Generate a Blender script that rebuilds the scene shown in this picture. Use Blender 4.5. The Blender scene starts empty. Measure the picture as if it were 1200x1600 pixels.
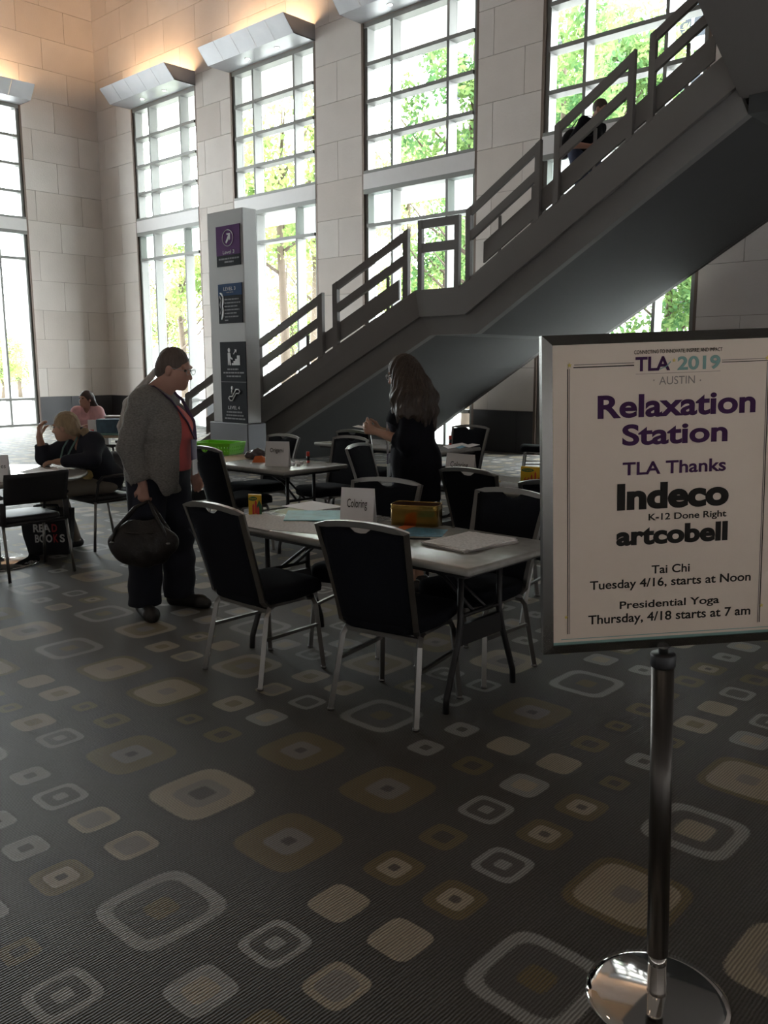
import bpy, bmesh, math, random
import numpy as np
from mathutils import Matrix, Vector
S = bpy.context.scene
COL = S.collection
R = math.radians
random.seed(7)

# ------------------------------------------------------------------ camera, light, exposure
FPX, PITCH, ROLL, YAW = 1347.53, R(9.6067), R(-0.1291), R(47.3298)
CAM = np.array([0.0, 0.0, 1.6])
_F = np.array([-math.cos(YAW)*math.cos(PITCH), math.sin(YAW)*math.cos(PITCH), -math.sin(PITCH)])
_r = np.cross(_F, [0, 0, 1]); _r /= np.linalg.norm(_r); _u = np.cross(_r, _F)
_r, _u = _r*math.cos(ROLL)+_u*math.sin(ROLL), -_r*math.sin(ROLL)+_u*math.cos(ROLL)
cd = bpy.data.cameras.new('camera'); cam = bpy.data.objects.new('camera', cd); COL.objects.link(cam)
cd.sensor_fit = 'VERTICAL'; cd.sensor_height = 36.0; cd.lens = FPX/1600*36.0; cd.clip_end = 300; cd.clip_start = .05
cam.matrix_world = Matrix(((_r[0], _u[0], -_F[0], CAM[0]), (_r[1], _u[1], -_F[1], CAM[1]), (_r[2], _u[2], -_F[2], CAM[2]), (0, 0, 0, 1)))
S.camera = cam
S.view_settings.view_transform = 'Standard'; S.view_settings.look = 'None'
S.view_settings.gamma = 1.0; S.view_settings.use_curve_mapping = False
S.view_settings.exposure = 0.2
W = bpy.data.worlds.new('overcast_sky'); S.world = W; W.use_nodes = True
wb = W.node_tree.nodes['Background']; wb.inputs[0].default_value = (.93, .97, 1.0, 1); wb.inputs[1].default_value = 18.0

# pixel helpers: a pixel of the 1200x1600 photograph gives a ray, the plane it meets gives the point
def ray(x, y): return _F+_r*(x-600)/FPX-_u*(y-800)/FPX
def onP(x, y, P, n):
    d = ray(x, y); n = np.array(n, float); return CAM+d*((np.array(P, float)-CAM)@n)/(d@n)
def onY(x, y, Y): return onP(x, y, (0, Y, 0), (0, 1, 0))
def onX(x, y, X): return onP(x, y, (X, 0, 0), (1, 0, 0))
def onZ(x, y, z=0.0): return onP(x, y, (0, 0, z), (0, 0, 1))

# ------------------------------------------------------------------ materials
def new_mat(name):
    m = bpy.data.materials.new(name); m.use_nodes = True
    return m, m.node_tree.nodes, m.node_tree.links, m.node_tree.nodes['Principled BSDF']
def mat(name, col, rough=.6, metal=0.0, var=.12, scale=8.0, bump=0.0, bscale=None, spec=None, trans=0.0, emit=None, stretch=None, sheen=0.0):
    m, N, L, P = new_mat(name)
    tc = N.new('ShaderNodeTexCoord'); src = tc.outputs['Object']
    if stretch:
        mp = N.new('ShaderNodeMapping'); mp.inputs['Scale'].default_value = stretch; L.new(src, mp.inputs[0]); src = mp.outputs[0]
    nz = N.new('ShaderNodeTexNoise'); nz.inputs['Scale'].default_value = scale; nz.inputs['Detail'].default_value = 4
    L.new(src, nz.inputs['Vector'])
    mx = N.new('ShaderNodeMix'); mx.data_type = 'RGBA'
    mx.inputs['A'].default_value = (*[c*(1-var) for c in col], 1); mx.inputs['B'].default_value = (*[min(1, c*(1+var)) for c in col], 1)
    L.new(nz.outputs[0], mx.inputs['Factor']); L.new(mx.outputs['Result'], P.inputs['Base Color'])
    P.inputs['Roughness'].default_value = rough; P.inputs['Metallic'].default_value = metal
    if spec is not None: P.inputs['Specular IOR Level'].default_value = spec
    if trans: P.inputs['Transmission Weight'].default_value = trans
    if sheen: P.inputs['Sheen Weight'].default_value = sheen
    if emit: P.inputs['Emission Color'].default_value = (*emit[:3], 1); P.inputs['Emission Strength'].default_value = emit[3]
    if bump:
        n2 = N.new('ShaderNodeTexNoise'); n2.inputs['Scale'].default_value = bscale or scale*6; n2.inputs['Detail'].default_value = 3
        L.new(src, n2.inputs['Vector'])
        b = N.new('ShaderNodeBump'); b.inputs['Strength'].default_value = bump; b.inputs['Distance'].default_value = .02
        L.new(n2.outputs[0], b.inputs['Height']); L.new(b.outputs[0], P.inputs['Normal'])
    return m
def glass_mat(name, col, refl, rough=0.0, diffuse=0.0):
    m = bpy.data.materials.new(name); m.use_nodes = True; N = m.node_tree.nodes; L = m.node_tree.links; N.clear()
    o = N.new('ShaderNodeOutputMaterial'); t = N.new('ShaderNodeBsdfTransparent'); g = N.new('ShaderNodeBsdfGlossy'); mx = N.new('ShaderNodeMixShader')
    t.inputs[0].default_value = (*col, 1); g.inputs['Roughness'].default_value = rough
    lw = N.new('ShaderNodeLayerWeight'); lw.inputs[0].default_value = refl
    L.new(lw.outputs['Fresnel'], mx.inputs[0]); L.new(t.outputs[0], mx.inputs[1]); L.new(g.outputs[0], mx.inputs[2])
    fin = mx.outputs[0]
    if diffuse:
        d = N.new('ShaderNodeBsdfTranslucent'); d.inputs[0].default_value = (.9, .95, .93, 1); m2 = N.new('ShaderNodeMixShader'); m2.inputs[0].default_value = diffuse
        L.new(fin, m2.inputs[1]); L.new(d.outputs[0], m2.inputs[2]); fin = m2.outputs[0]
    L.new(fin, o.inputs[0]); return m
M = {}
M['stone'] = mat('limestone', (.62, .565, .53), .75, var=.10, scale=1.3, bump=.15, bscale=25)
M['stone2'] = mat('limestone_pale', (.65, .60, .565), .75, var=.10, scale=1.6, bump=.15, bscale=25)
M['stone3'] = mat('limestone_tan', (.595, .535, .495), .75, var=.12, scale=1.1, bump=.15, bscale=25)
M['joint'] = mat('mortar', (.30, .26, .23), .9, scale=5)
M['dado'] = mat('dark_dado', (.045, .043, .048), .45, scale=3)
M['ceiling'] = mat('ceiling_paint', (.16, .14, .12), .9)
M['rear'] = mat('dark_rear_wall', (.10, .085, .075), .9)
M['alu'] = mat('brushed_aluminium', (.21, .21, .20), .5, .2, var=.06, scale=4)
M['bronze'] = mat('bronze_edge', (.16, .12, .10), .5, .5)
M['band'] = mat('white_spandrel', (.66, .64, .64), .4, var=.04)
M['glass'] = glass_mat('window_glass', (.97, .99, .98), .04)
M['frost'] = glass_mat('frosted_glass', (.75, .82, .80), .05, .2, .75)
M['canopy'] = mat('galvanised_sheet', (.40, .40, .42), .42, .6, var=.15, scale=2.5, bump=.10, bscale=3)
M['stair'] = mat('taupe_painted_steel', (.128, .117, .108), .5, var=.05, scale=2)
M['concrete'] = mat('grey_plaster', (.15, .143, .135), .8, var=.08, scale=3, bump=.1, bscale=40)
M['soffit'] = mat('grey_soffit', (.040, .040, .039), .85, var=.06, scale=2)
M['tread'] = mat('stair_tread', (.22, .21, .20), .8, scale=8)
M['kiosk'] = mat('satin_grey_metal', (.40, .40, .39), .55, .1, var=.05, scale=3)
M['granite'] = mat('speckled_granite', (.095, .095, .105), .5, var=.55, scale=160)
M['black'] = mat('matte_black', (.014, .014, .016), .45)
M['blackfab'] = mat('black_upholstery', (.008, .009, .013), .95, var=.35, scale=90, bump=.3, bscale=400, spec=.15)
M['chrome'] = mat('satin_chrome', (.27, .265, .255), .30, .95, var=.05)
M['mirror'] = mat('polished_chrome', (.72, .70, .68), .06, 1.0, var=.03)
M['smoke'] = mat('dark_polished_steel', (.085, .077, .070), .34, .85, var=.2, scale=20, stretch=(20, 20, .3))
M['tabletop'] = mat('grey_laminate', (.33, .325, .31), .22, .15, var=.30, scale=14)
M['tableedge'] = mat('grey_table_edge', (.17, .165, .155), .35, .3)
M['wood'] = mat('maple_top', (.45, .34, .23), .4, var=.15, scale=6, stretch=(1, 8, 1))
M['paper'] = mat('white_paper', (.84, .82, .82), .8, var=.03)
M['poster'] = mat('poster_paper', (.60, .49, .395), .6, var=.02, scale=2)
M['purple'] = mat('purple_ink', spec=.1, rough=.8, col=(.052, .020, .062))
M['ink'] = mat('black_ink', spec=.1, rough=.8, col=(.02, .018, .016))
M['greyink'] = mat('grey_ink', spec=.1, rough=.8, col=(.22, .19, .17))
M['teal'] = mat('teal_ink', spec=.1, rough=.8, col=(.20, .32, .29))
M['gold'] = mat('gold_ink', spec=.1, rough=.8, col=(.55, .42, .12))
M['kpurple'] = mat('kiosk_purple', (.10, .035, .135), .7, spec=.12)
M['kblue'] = mat('kiosk_blue', (.02, .055, .13), .7, spec=.12)
M['kblack'] = mat('kiosk_black', (.010, .011, .015), .7, spec=.12)
M['kwhite'] = mat('kiosk_white', (.62, .62, .63), .6)
M['kdim'] = mat('kiosk_small_print', (.20, .20, .21), .6)
M['skin'] = mat('skin', (.40, .215, .16), .55, var=.08, scale=12)
M['skin2'] = mat('skin_tan', (.42, .24, .165), .55, var=.08, scale=12)
M['hair_grey'] = mat('grey_brown_hair', (.085, .06, .048), .6, var=.6, scale=60, stretch=(1, 1, .12), bump=.4, bscale=120)
M['hair_silver'] = mat('silver_hair', (.48, .45, .41), .6, var=.4, scale=60, stretch=(1, 1, .12), bump=.4)
M['hair_brown'] = mat('long_brown_hair', (.040, .025, .017), .55, var=.75, scale=38, stretch=(1, 1, .16), bump=.6, bscale=70)
M['hair_blond'] = mat('blond_hair', (.33, .235, .135), .6, var=.45, scale=55, stretch=(1, 1, .2), bump=.5)
M['hair_dark'] = mat('dark_hair', (.05, .03, .025), .6, var=.5, scale=50)
M['tweed'] = mat('grey_tweed', (.175, .165, .15), .95, var=.75, scale=75, bump=.4, bscale=200, stretch=(1, 1, 2.2))
M['coral'] = mat('coral_shirt', (.50, .095, .085), .85, var=.1, scale=20)
M['navy'] = mat('navy_trousers', (.010, .012, .022), .9, var=.3, scale=20)
M['blackcloth'] = mat('black_knit', (.008, .008, .011), .95, var=.4, scale=70, spec=.1)
M['navytop'] = mat('dark_navy_top', (.012, .014, .024), .9)
M['khaki'] = mat('khaki_trousers', (.22, .19, .155), .9)
M['pink'] = mat('pink_pattern', (.70, .40, .42), .9, var=.45, scale=9)
M['jeans'] = mat('blue_jeans', (.035, .045, .085), .9, var=.3, scale=30)
M['leather'] = mat('dark_brown_leather', (.009, .0065, .0055), .5, bump=.25, bscale=90)
M['shoe'] = mat('dark_shoe', (.018, .017, .017), .5)
M['lanyard'] = mat('purple_lanyard', (.055, .03, .075), .6)
M['badge'] = mat('badge_card', (.55, .53, .54), .6)
M['brass'] = mat('brass_tin', (.42, .27, .07), .25, .85, var=.25, scale=9)
M['brassin'] = mat('dark_tin_inside', (.10, .05, .03), .5)
M['green'] = mat('lime_plastic', (.21, .68, .02), .45)
M['yellow'] = mat('crayon_yellow', (.72, .45, .02), .5)
M['cgreen'] = mat('crayon_green', (.03, .13, .05), .5)
M['red'] = mat('red_plastic', (.60, .05, .03), .45)
M['orange'] = mat('orange_paper', (.62, .14, .03), .6)
M['film'] = mat('plastic_film', (.09, .08, .09), .25, var=.5, scale=25)
M['aqua'] = mat('aqua_print', (.22, .50, .55), .5, var=.55, scale=11)
M['star'] = mat('blue_star_print', (.06, .24, .36), .5, var=.85, scale=26)
M['tan'] = mat('kraft_card', (.38, .26, .15), .7)
M['trunk'] = mat('bark', (.10, .075, .055), .9, bump=.5)
M['asphalt'] = mat('pale_pavement', (.50, .50, .49), .9)
M['bwhite'] = mat('white_facade', (.82, .82, .82), .8, var=.03)
M['bglass'] = mat('facade_window', (.022, .025, .03), .5, spec=.1)
M['lamp'] = mat('lamp_glow', (1, .95, .85), .5, emit=(1, .93, .80, 30))
M['warm'] = mat('warm_tube', (1, .7, .4), .5, emit=(1, .58, .25, 34))
M['toteb'] = mat('black_tote', (.010, .010, .013), .9)
M['ltgrey'] = mat('tote_print', (.5, .5, .5), .8)
M['dkred'] = mat('tote_red_print', (.32, .03, .035), .8)
M['blueprint'] = mat('display_print', (.045, .10, .15), .5, var=.6, scale=14)
def leaf_mat(name, a, b):
    m = bpy.data.materials.new(name); m.use_nodes = True; N = m.node_tree.nodes; L = m.node_tree.links; N.clear()
    o = N.new('ShaderNodeOutputMaterial'); d = N.new('ShaderNodeBsdfDiffuse'); t = N.new('ShaderNodeBsdfTranslucent'); mx = N.new('ShaderNodeMixShader'); mx.inputs[0].default_value = .45
    tc = N.new('ShaderNodeTexCoord'); nz = N.new('ShaderNodeTexNoise'); nz.inputs['Scale'].default_value = 1.1; L.new(tc.outputs['Object'], nz.inputs['Vector'])
    c = N.new('ShaderNodeMix'); c.data_type = 'RGBA'; c.inputs['A'].default_value = (*a, 1); c.inputs['B'].default_value = (*b, 1)
    mr = N.new('ShaderNodeMapRange'); mr.inputs[1].default_value = .35; mr.inputs[2].default_value = .65; L.new(nz.outputs[0], mr.inputs[0])
    L.new(mr.outputs[0], c.inputs['Factor']); L.new(c.outputs['Result'], d.inputs[0]); L.new(c.outputs['Result'], t.inputs[0])
    L.new(d.outputs[0], mx.inputs[1]); L.new(t.outputs[0], mx.inputs[2]); L.new(mx.outputs[0], o.inputs[0]); return m
M['leaf'] = leaf_mat('tree_leaves', (.17, .27, .09), (.42, .46, .19))
M['leaf2'] = leaf_mat('tree_leaves_dark', (.07, .15, .06), (.22, .31, .11))

# ------------------------------------------------------------------ mesh helpers
_rbc = {}
def rbox_geo(sx, sy, sz, r, seg):
    key = (round(sx, 4), round(sy, 4), round(sz, 4), r, seg)
    if key not in _rbc:
        bm = bmesh.new(); bmesh.ops.create_cube(bm, size=1.0); bmesh.ops.scale(bm, vec=(sx, sy, sz), verts=bm.verts)
        bmesh.ops.bevel(bm, geom=bm.edges[:], offset=r, segments=seg, affect='EDGES', profile=.5)
        bm.verts.index_update(); _rbc[key] = ([tuple(v.co) for v in bm.verts], [[v.index for v in f.verts] for f in bm.faces]); bm.free()
    return _rbc[key]
class MB:
    def __init__(s): s.v = []; s.f = []; s.sm = []
    def add(s, vs, fs, smooth=False):
        o = len(s.v); s.v += [tuple(map(float, p)) for p in vs]; s.f += [[i+o for i in f] for f in fs]; s.sm += [smooth]*len(fs); return s
    def box(s, x0, x1, y0, y1, z0, z1):
        return s.add([(x0, y0, z0), (x1, y0, z0), (x1, y1, z0), (x0, y1, z0), (x0, y0, z1), (x1, y0, z1), (x1, y1, z1), (x0, y1, z1)],
                     [(3, 2, 1, 0), (4, 5, 6, 7), (0, 1, 5, 4), (1, 2, 6, 5), (2, 3, 7, 6), (3, 0, 4, 7)])
    def rbox(s, c, d, r=.01, seg=2, rot=None):
        vs, fs = rbox_geo(*d, r, seg); Mx = rot or Matrix.Identity(3)
        return s.add([Mx @ Vector(p)+Vector(c) for p in vs], fs, seg > 1)
    def tube(s, pts, r, n=8, cap=True, closed=False, flat=None, up=None):
        P = [Vector(p) for p in pts]; k = len(P); rs = r if isinstance(r, (list, tuple)) else [r]*k
        T = [((P[(i+1) % k]-P[i-1]) if closed else (P[min(i+1, k-1)]-P[max(i-1, 0)])).normalized() for i in range(k)]
        a = Vector(up) if up else (Vector((0, 0, 1)) if abs(T[0].z) < .9 else Vector((1, 0, 0)))
        nrm = (a-T[0]*a.dot(T[0])).normalized(); vs = []
        off = math.pi/n if n == 4 else 0
        for i in range(k):
            nrm = (nrm-T[i]*nrm.dot(T[i])).normalized(); b = T[i].cross(nrm)
            for j in range(n):
                t = 2*math.pi*j/n+off; fx = flat or 1.0; q = 1.414 if n == 4 else 1.0
                vs.append(P[i]+(nrm*math.cos(t)+b*math.sin(t)*fx)*rs[i]*q)
        fs = []
        for i in range(k if closed else k-1):
            for j in range(n):
                i2 = (i+1) % k; fs.append((i*n+j, i*n+(j+1) % n, i2*n+(j+1) % n, i2*n+j))
        if cap and not closed: fs += [tuple(range(n))[::-1], tuple((k-1)*n+j for j in range(n))]
        return s.add(vs, fs, n > 4)
    def prism(s, poly, vec):
        n = len(poly); v = Vector(vec); vs = [Vector(p) for p in poly]; vs += [p+v for p in vs]
        return s.add(vs, [tuple(range(n))[::-1], tuple(range(n, 2*n))]+[(i, (i+1) % n, n+(i+1) % n, n+i) for i in range(n)])
    def lathe(s, prof, n=32, c=(0, 0, 0)):
        vs = []; fs = []
        for r_, z in prof:
            for j in range(n): t = 2*math.pi*j/n; vs.append((c[0]+r_*math.cos(t), c[1]+r_*math.sin(t), c[2]+z))
        for i in range(len(prof)-1):
            for j in range(n): fs.append((i*n+j, i*n+(j+1) % n, (i+1)*n+(j+1) % n, (i+1)*n+j))
        fs.append(tuple(range(n))[::-1]); fs.append(tuple((len(prof)-1)*n+j for j in range(n)))
        return s.add(vs, fs, True)
    def sell(s, c, d, e1=.3, e2=.3, nu=24, nv=12):
        g = lambda w, e: math.copysign(abs(w)**e, w); vs = []; fs = []
        for i in range(nv+1):
            ph = -math.pi/2+math.pi*i/nv
            for j in range(nu):
                th = 2*math.pi*j/nu
                vs.append((c[0]+d[0]*g(math.cos(ph), e1)*g(math.cos(th), e2), c[1]+d[1]*g(math.cos(ph), e1)*g(math.sin(th), e2), c[2]+d[2]*g(math.sin(ph), e1)))
        for i in range(nv):
            for j in range(nu): fs.append((i*nu+j, i*nu+(j+1) % nu, (i+1)*nu+(j+1) % nu, (i+1)*nu+j))
        return s.add(vs, fs, True)
    def obj(s, name, m, parent=None, loc=None, rotz=0):
        me = bpy.data.meshes.new(name); me.from_pydata(s.v, [], s.f); me.polygons.foreach_set('use_smooth', s.sm); me.update()
        return link(name, me, m, parent, loc, rotz)
def link(name, me, m, parent=None, loc=None, rotz=0):
    if m and not me.materials: me.materials.append(M[m] if isinstance(m, str) else m)
    o = bpy.data.objects.new(name, me); COL.objects.link(o); o.parent = parent
    if loc is not None: o.location = loc
    if rotz: o.rotation_euler.z = rotz
    return o
def tag(o, label, cat, group=None, kind=None):
    if label: o['label'] = label
    if cat: o['category'] = cat
    if group: o['group'] = group
    if kind: o['kind'] = kind
    return o
def struct(o): o['kind'] = 'structure'; return o
def thing(name, label, cat, loc=(0, 0, 0), rotz=0, group=None):
    o = bpy.data.objects.new(name, None); COL.objects.link(o); o.empty_display_size = .1
    o.location = loc; o.rotation_euler = (0, 0, rotz); return tag(o, label, cat, group)
def dup(root, loc, rotz, label=None, group=None):
    def cp(o, par):
        c = o.copy(); COL.objects.link(c); c.parent = par
        for ch in o.children: cp(ch, c)
        return c
    c = cp(root, None); c.location = loc; c.rotation_euler = (0, 0, rotz)
    return tag(c, label, None, group)
def text_mesh(txt, x0, x1, z0, z1, m, parent, y=0.0, bold=0.0, name='lettering', keep=False):
    """flat lettering filling the box x0..x1, z0..z1 of its parent's XZ plane, facing -Y"""
    cu = bpy.data.curves.new('lettering', 'FONT'); cu.body = txt; cu.extrude = .004; cu.bevel_depth = bold; cu.bevel_resolution = 1; cu.resolution_u = 6
    t = bpy.data.objects.new('lettering', cu); COL.objects.link(t)
    bpy.context.view_layer.update(); dg = bpy.context.evaluated_depsgraph_get()
    me = bpy.data.meshes.new_from_object(t.evaluated_get(dg)); bpy.data.objects.remove(t); bpy.data.curves.remove(cu)
    n = len(me.vertices); co = np.empty(n*3); me.vertices.foreach_get('co', co); co = co.reshape(-1, 3)
    lo, hi = co.min(0), co.max(0); sx = (x1-x0)/(hi[0]-lo[0]); sz = (z1-z0)/(hi[1]-lo[1])
    out = np.empty_like(co); out[:, 0] = x0+(co[:, 0]-lo[0])*sx; out[:, 2] = z0+(co[:, 1]-lo[1])*sz; out[:, 1] = y-co[:, 2]*.012
    me.vertices.foreach_set('co', out.ravel()); me.update()
    return link(name, me, m, parent)
def star_poly(cx, cz, r, y=0, n=5, inner=.42):
    return [(cx+math.sin(math.pi*i/n)*(r if i % 2 == 0 else r*inner), y, cz+math.cos(math.pi*i/n)*(r if i % 2 == 0 else r*inner)) for i in range(2*n)]

# ------------------------------------------------------------------ the setting: floor
YW, XW, HC = 13.38, -23.2, 14.04            # window wall, left wall, ceiling height
PXC, PYC = .4975, .502                       # carpet repeat
def carpet_material():
    m, N, L, P = new_mat('patterned_carpet')
    uv = N.new('ShaderNodeUVMap'); uv.uv_map = 'cell'
    sp = N.new('ShaderNodeSeparateXYZ'); L.new(uv.outputs[0], sp.inputs[0])
    tc = N.new('ShaderNodeTexCoord')
    def math_(op, a, b=None, c=None):
        n = N.new('ShaderNodeMath'); n.operation = op
        for i, q in enumerate((a, b, c)):
            if q is None: continue
            if isinstance(q, (int, float)): n.inputs[i].default_value = q
            else: L.new(q, n.inputs[i])
        return n.outputs[0]
    ab = lambda o: math_('POWER', math_('ABSOLUTE', math_('SUBTRACT', o, .5)), 4.6)
    nzf = N.new('ShaderNodeTexNoise'); nzf.inputs['Scale'].default_value = 160; nzf.inputs['Detail'].default_value = 1; L.new(tc.outputs['Object'], nzf.inputs['Vector'])
    d = math_('POWER', math_('ADD', ab(sp.outputs[0]), ab(sp.outputs[1])), 1/4.6)
    d = math_('ADD', d, math_('MULTIPLY', math_('SUBTRACT', nzf.outputs[0], .5), .035))
    wv = N.new('ShaderNodeTexWave'); wv.bands_direction = 'X'; wv.inputs['Scale'].default_value = 32; wv.inputs['Distortion'].default_value = 1.2; wv.inputs['Detail'].default_value = 1; L.new(tc.outputs['Object'], wv.inputs['Vector'])
    nz = N.new('ShaderNodeTexNoise'); nz.inputs['Scale'].default_value = 90; nz.inputs['Detail'].default_value = 3; L.new(tc.outputs['Object'], nz.inputs['Vector'])
    base = N.new('ShaderNodeMix'); base.data_type = 'RGBA'; base.inputs['A'].default_value = (.040, .034, .028, 1); base.inputs['B'].default_value = (.088, .078, .066, 1)
    L.new(nz.outputs[0], base.inputs['Factor']); col = base.outputs['Result']
    for nm in ('mo', 'mm', 'mc'):
        at = N.new('ShaderNodeAttribute'); at.attribute_name = nm
        mk = N.new('ShaderNodeMapRange'); mk.interpolation_type = 'SMOOTHSTEP'
        L.new(math_('SUBTRACT', at.outputs['Alpha'], d), mk.inputs[0]); mk.inputs[1].default_value = -.012; mk.inputs[2].default_value = .012
        k = math_('MULTIPLY', mk.outputs[0], math_('ADD', math_('MULTIPLY', wv.outputs[1], .35), .62))
        mx = N.new('ShaderNodeMix'); mx.data_type = 'RGBA'; L.new(k, mx.inputs['Factor']); L.new(col, mx.inputs['A']); L.new(at.outputs['Color'], mx.inputs['B']); col = mx.outputs['Result']
    dk = N.new('ShaderNodeMix'); dk.data_type = 'RGBA'; dk.blend_type = 'MULTIPLY'; dk.inputs['Factor'].default_value = .35
    L.new(col, dk.inputs['A']); L.new(wv.outputs[0], dk.inputs['B']); L.new(dk.outputs['Result'], P.inputs['Base Color'])
    P.inputs['Roughness'].default_value = .62; P.inputs['Specular IOR Level'].default_value = .32; P.inputs['Sheen Weight'].default_value = .05
    b = N.new('ShaderNodeBump'); b.inputs['Strength'].default_value = .35; b.inputs['Distance'].default_value = .004
    L.new(math_('ADD', wv.outputs[1], nz.outputs[0]), b.inputs['Height']); L.new(b.outputs[0], P.inputs['Normal'])
    return m
def build_floor():
    rnd = random.Random(11)
    CR, WH, GO, DK, GY = (.41, .345, .25), (.35, .34, .32), (.17, .122, .045), (.050, .042, .036), (.22, .20, .185)
    OFF = (0, 0, 0, 0)
    big = {'ring': ((*WH, .315), (*DK, .235), (*GO, .09)), 'ringc': ((*WH, .31), (*DK, .225), (*CR, .12)), 'gold': ((*GO, .305), (*GY, .14), (*DK, .045)),
           'cream': ((*CR, .325), (*GY, .18), (*DK, .085)), 'edge': ((*GO, .33), (*CR, .27), (*GY, .08)), 'cring': ((*CR, .31), (*GO, .225), (*GY, .10))}
    sml = [((*CR, .33), (*GO, .14), OFF), ((*WH, .30), (*DK, .19), OFF), ((*CR, .31), OFF, OFF), ((*GO, .33), (*CR, .19), (*DK, .07)), ((*GO, .28), (*DK, .13), OFF),
           ((*WH, .32), (*CR, .17), OFF), ((*CR, .30), (*GY, .2), OFF), ((*WH, .34), (*DK, .24), (*WH, .10)), ((*WH, .26), (*DK, .09), OFF), ((*DK, .33), (*GO, .2), (*DK, .09))]
    fixed = {(2, 0): 'ring', (3, 1): 'cream', (2, 1): 'gold', (2, 2): 'gold', (3, 2): 'gold', (4, 1): 'gold', (0, 1): 'ring', (0, 2): 'edge', (0, 3): 'ringc', (2, 4): 'gold',
             (2, 5): 'ring', (3, 3): 'ring', (5, 2): 'edge', (6, 2): 'edge', (7, 2): 'ring', (7, 3): 'cring', (0, 4): 'edge', (5, 3): 'cring', (-1, 2): 'cream', (8, 3): 'ring', (9, 4): 'edge',
             (3, 0): '', (4, 0): '', (2, -1): '', (2, 3): '', (4, 2): '', (4, 3): '', (5, 1): '', (6, 1): '', (6, 3): '', (3, 4): '', (3, -1): ''}
    for j in range(-2, 9): fixed[(1, j)] = ''
    vs, fs, uvs, at = [], [], [], [[], [], []]
    def quad(x0, x1, y0, y1, t):
        o = len(vs); vs.extend([(x0, y0, 0), (x1, y0, 0), (x1, y1, 0), (x0, y1, 0)]); fs.append((o, o+1, o+2, o+3)); uvs.extend([0, 0, 1, 0, 1, 1, 0, 1])
        for i in range(3): at[i].extend(t[i])
    for k in range(-14, 46):
        for j in range(-22, 25):
            cx, cy = -1.09-PXC*k, 1.275+PYC*j; x0, x1, y0, y1 = cx-PXC/2, cx+PXC/2, cy-PYC/2, cy+PYC/2
            t = fixed.get((k, j)); 
            if t is None: t = rnd.choice(list(big)) if rnd.random() < .45 else ''
            if t: quad(x0, x1, y0, y1, big[t])
            else:
                for a in (0, 1):
                    for b in (0, 1):
                        q = sml[rnd.randrange(len(sml))]
                        quad(x0+a*PXC/2, x0+(a+1)*PXC/2, y0+b*PYC/2, y0+(b+1)*PYC/2, q)
    me = bpy.data.meshes.new('floor'); me.from_pydata(vs, [], fs)
    ul = me.uv_layers.new(name='cell'); ul.data.foreach_set('uv', uvs)
    for nm, d in zip(('mo', 'mm', 'mc'), at):
        a = me.attributes.new(nm, 'FLOAT_COLOR', 'FACE'); a.data.foreach_set('color', d)
    struct(link('floor', me, carpet_material()))
build_floor()

# ------------------------------------------------------------------ walls
WIN = [(-21.47, -18.54), (-17.20, -14.27), (-12.93, -10.00), (-8.66, -5.73)]
LWIN = [(8.27, 11.20), (4.00, 6.93)]
ZH, COURSE, JT = 8.33, .78, .009
def back(a, d, z): return (a, YW+d, z)
def left(a, d, z): return (XW-d, a, z)
def slab(mb, T, a0, a1, d0, d1, z0, z1):
    p = T(a0, d0, z0); q = T(a1, d1, z1)
    mb.box(min(p[0], q[0]), max(p[0], q[0]), min(p[1], q[1]), max(p[1], q[1]), z0, z1)
def wall(name, T, lo, hi, wins, plo, phi):
    mb = MB(); edges = [lo]
    for a, b in sorted(wins): edges += [a, b]
    edges.append(hi); solid = [(edges[i], edges[i+1]) for i in range(0, len(edges), 2)]
    for a, b in solid: slab(mb, T, a, b, .018, .30, 0, ZH+.02)
    slab(mb, T, lo, hi, .018, .30, ZH, HC)
    w = struct(mb.obj(name, 'joint'))
    rnd = random.Random(3)
    for row in range(0, 18):
        z0, z1 = row*COURSE, (row+1)*COURSE
        segs = solid if z0 < ZH-.1 else [(lo, hi)]
        for a, b in segs:
            a, b = max(a, plo), min(b, phi)
            if b-a < .05: continue
            cuts = [a]; step = 1.32; x = math.floor(a/step)*step+(step/2 if row % 2 else 0)+(.23 if len(segs) > 1 else 0)
            while x < b:
                if x-cuts[-1] > .18 and b-x > .18: cuts.append(x)
                x += step
            cuts.append(b)
            for c0, c1 in zip(cuts, cuts[1:]):
                m2 = MB(); g = JT/2
                slab(m2, T, c0+(g if c0 > a else 0), c1-(g if c1 < b else 0), 0, .03, z0+(g if row else 0), z1-g)
                if row == 0: o = m2.obj('dado_panel', 'dado', w)
                else: o = m2.obj('stone_panel', ('stone', 'stone', 'stone2', 'stone3')[rnd.randrange(4)], w)
    return w
wall('wall_back', back, XW-.3, 7.0, WIN, XW, -.6)
wall('wall_left', left, -11.0, YW, LWIN, 6.95, YW)
struct(MB().box(7.0, 7.4, -11, YW+.5, 0, HC).obj('wall_right', 'rear'))
struct(MB().box(XW-.5, 7.4, -11.4, -11, 0, HC).obj('wall_front', 'rear'))
struct(MB().box(XW-.5, 7.4, -11.4, YW+.55, HC, HC+.3).obj('ceiling', 'ceiling'))

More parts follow.
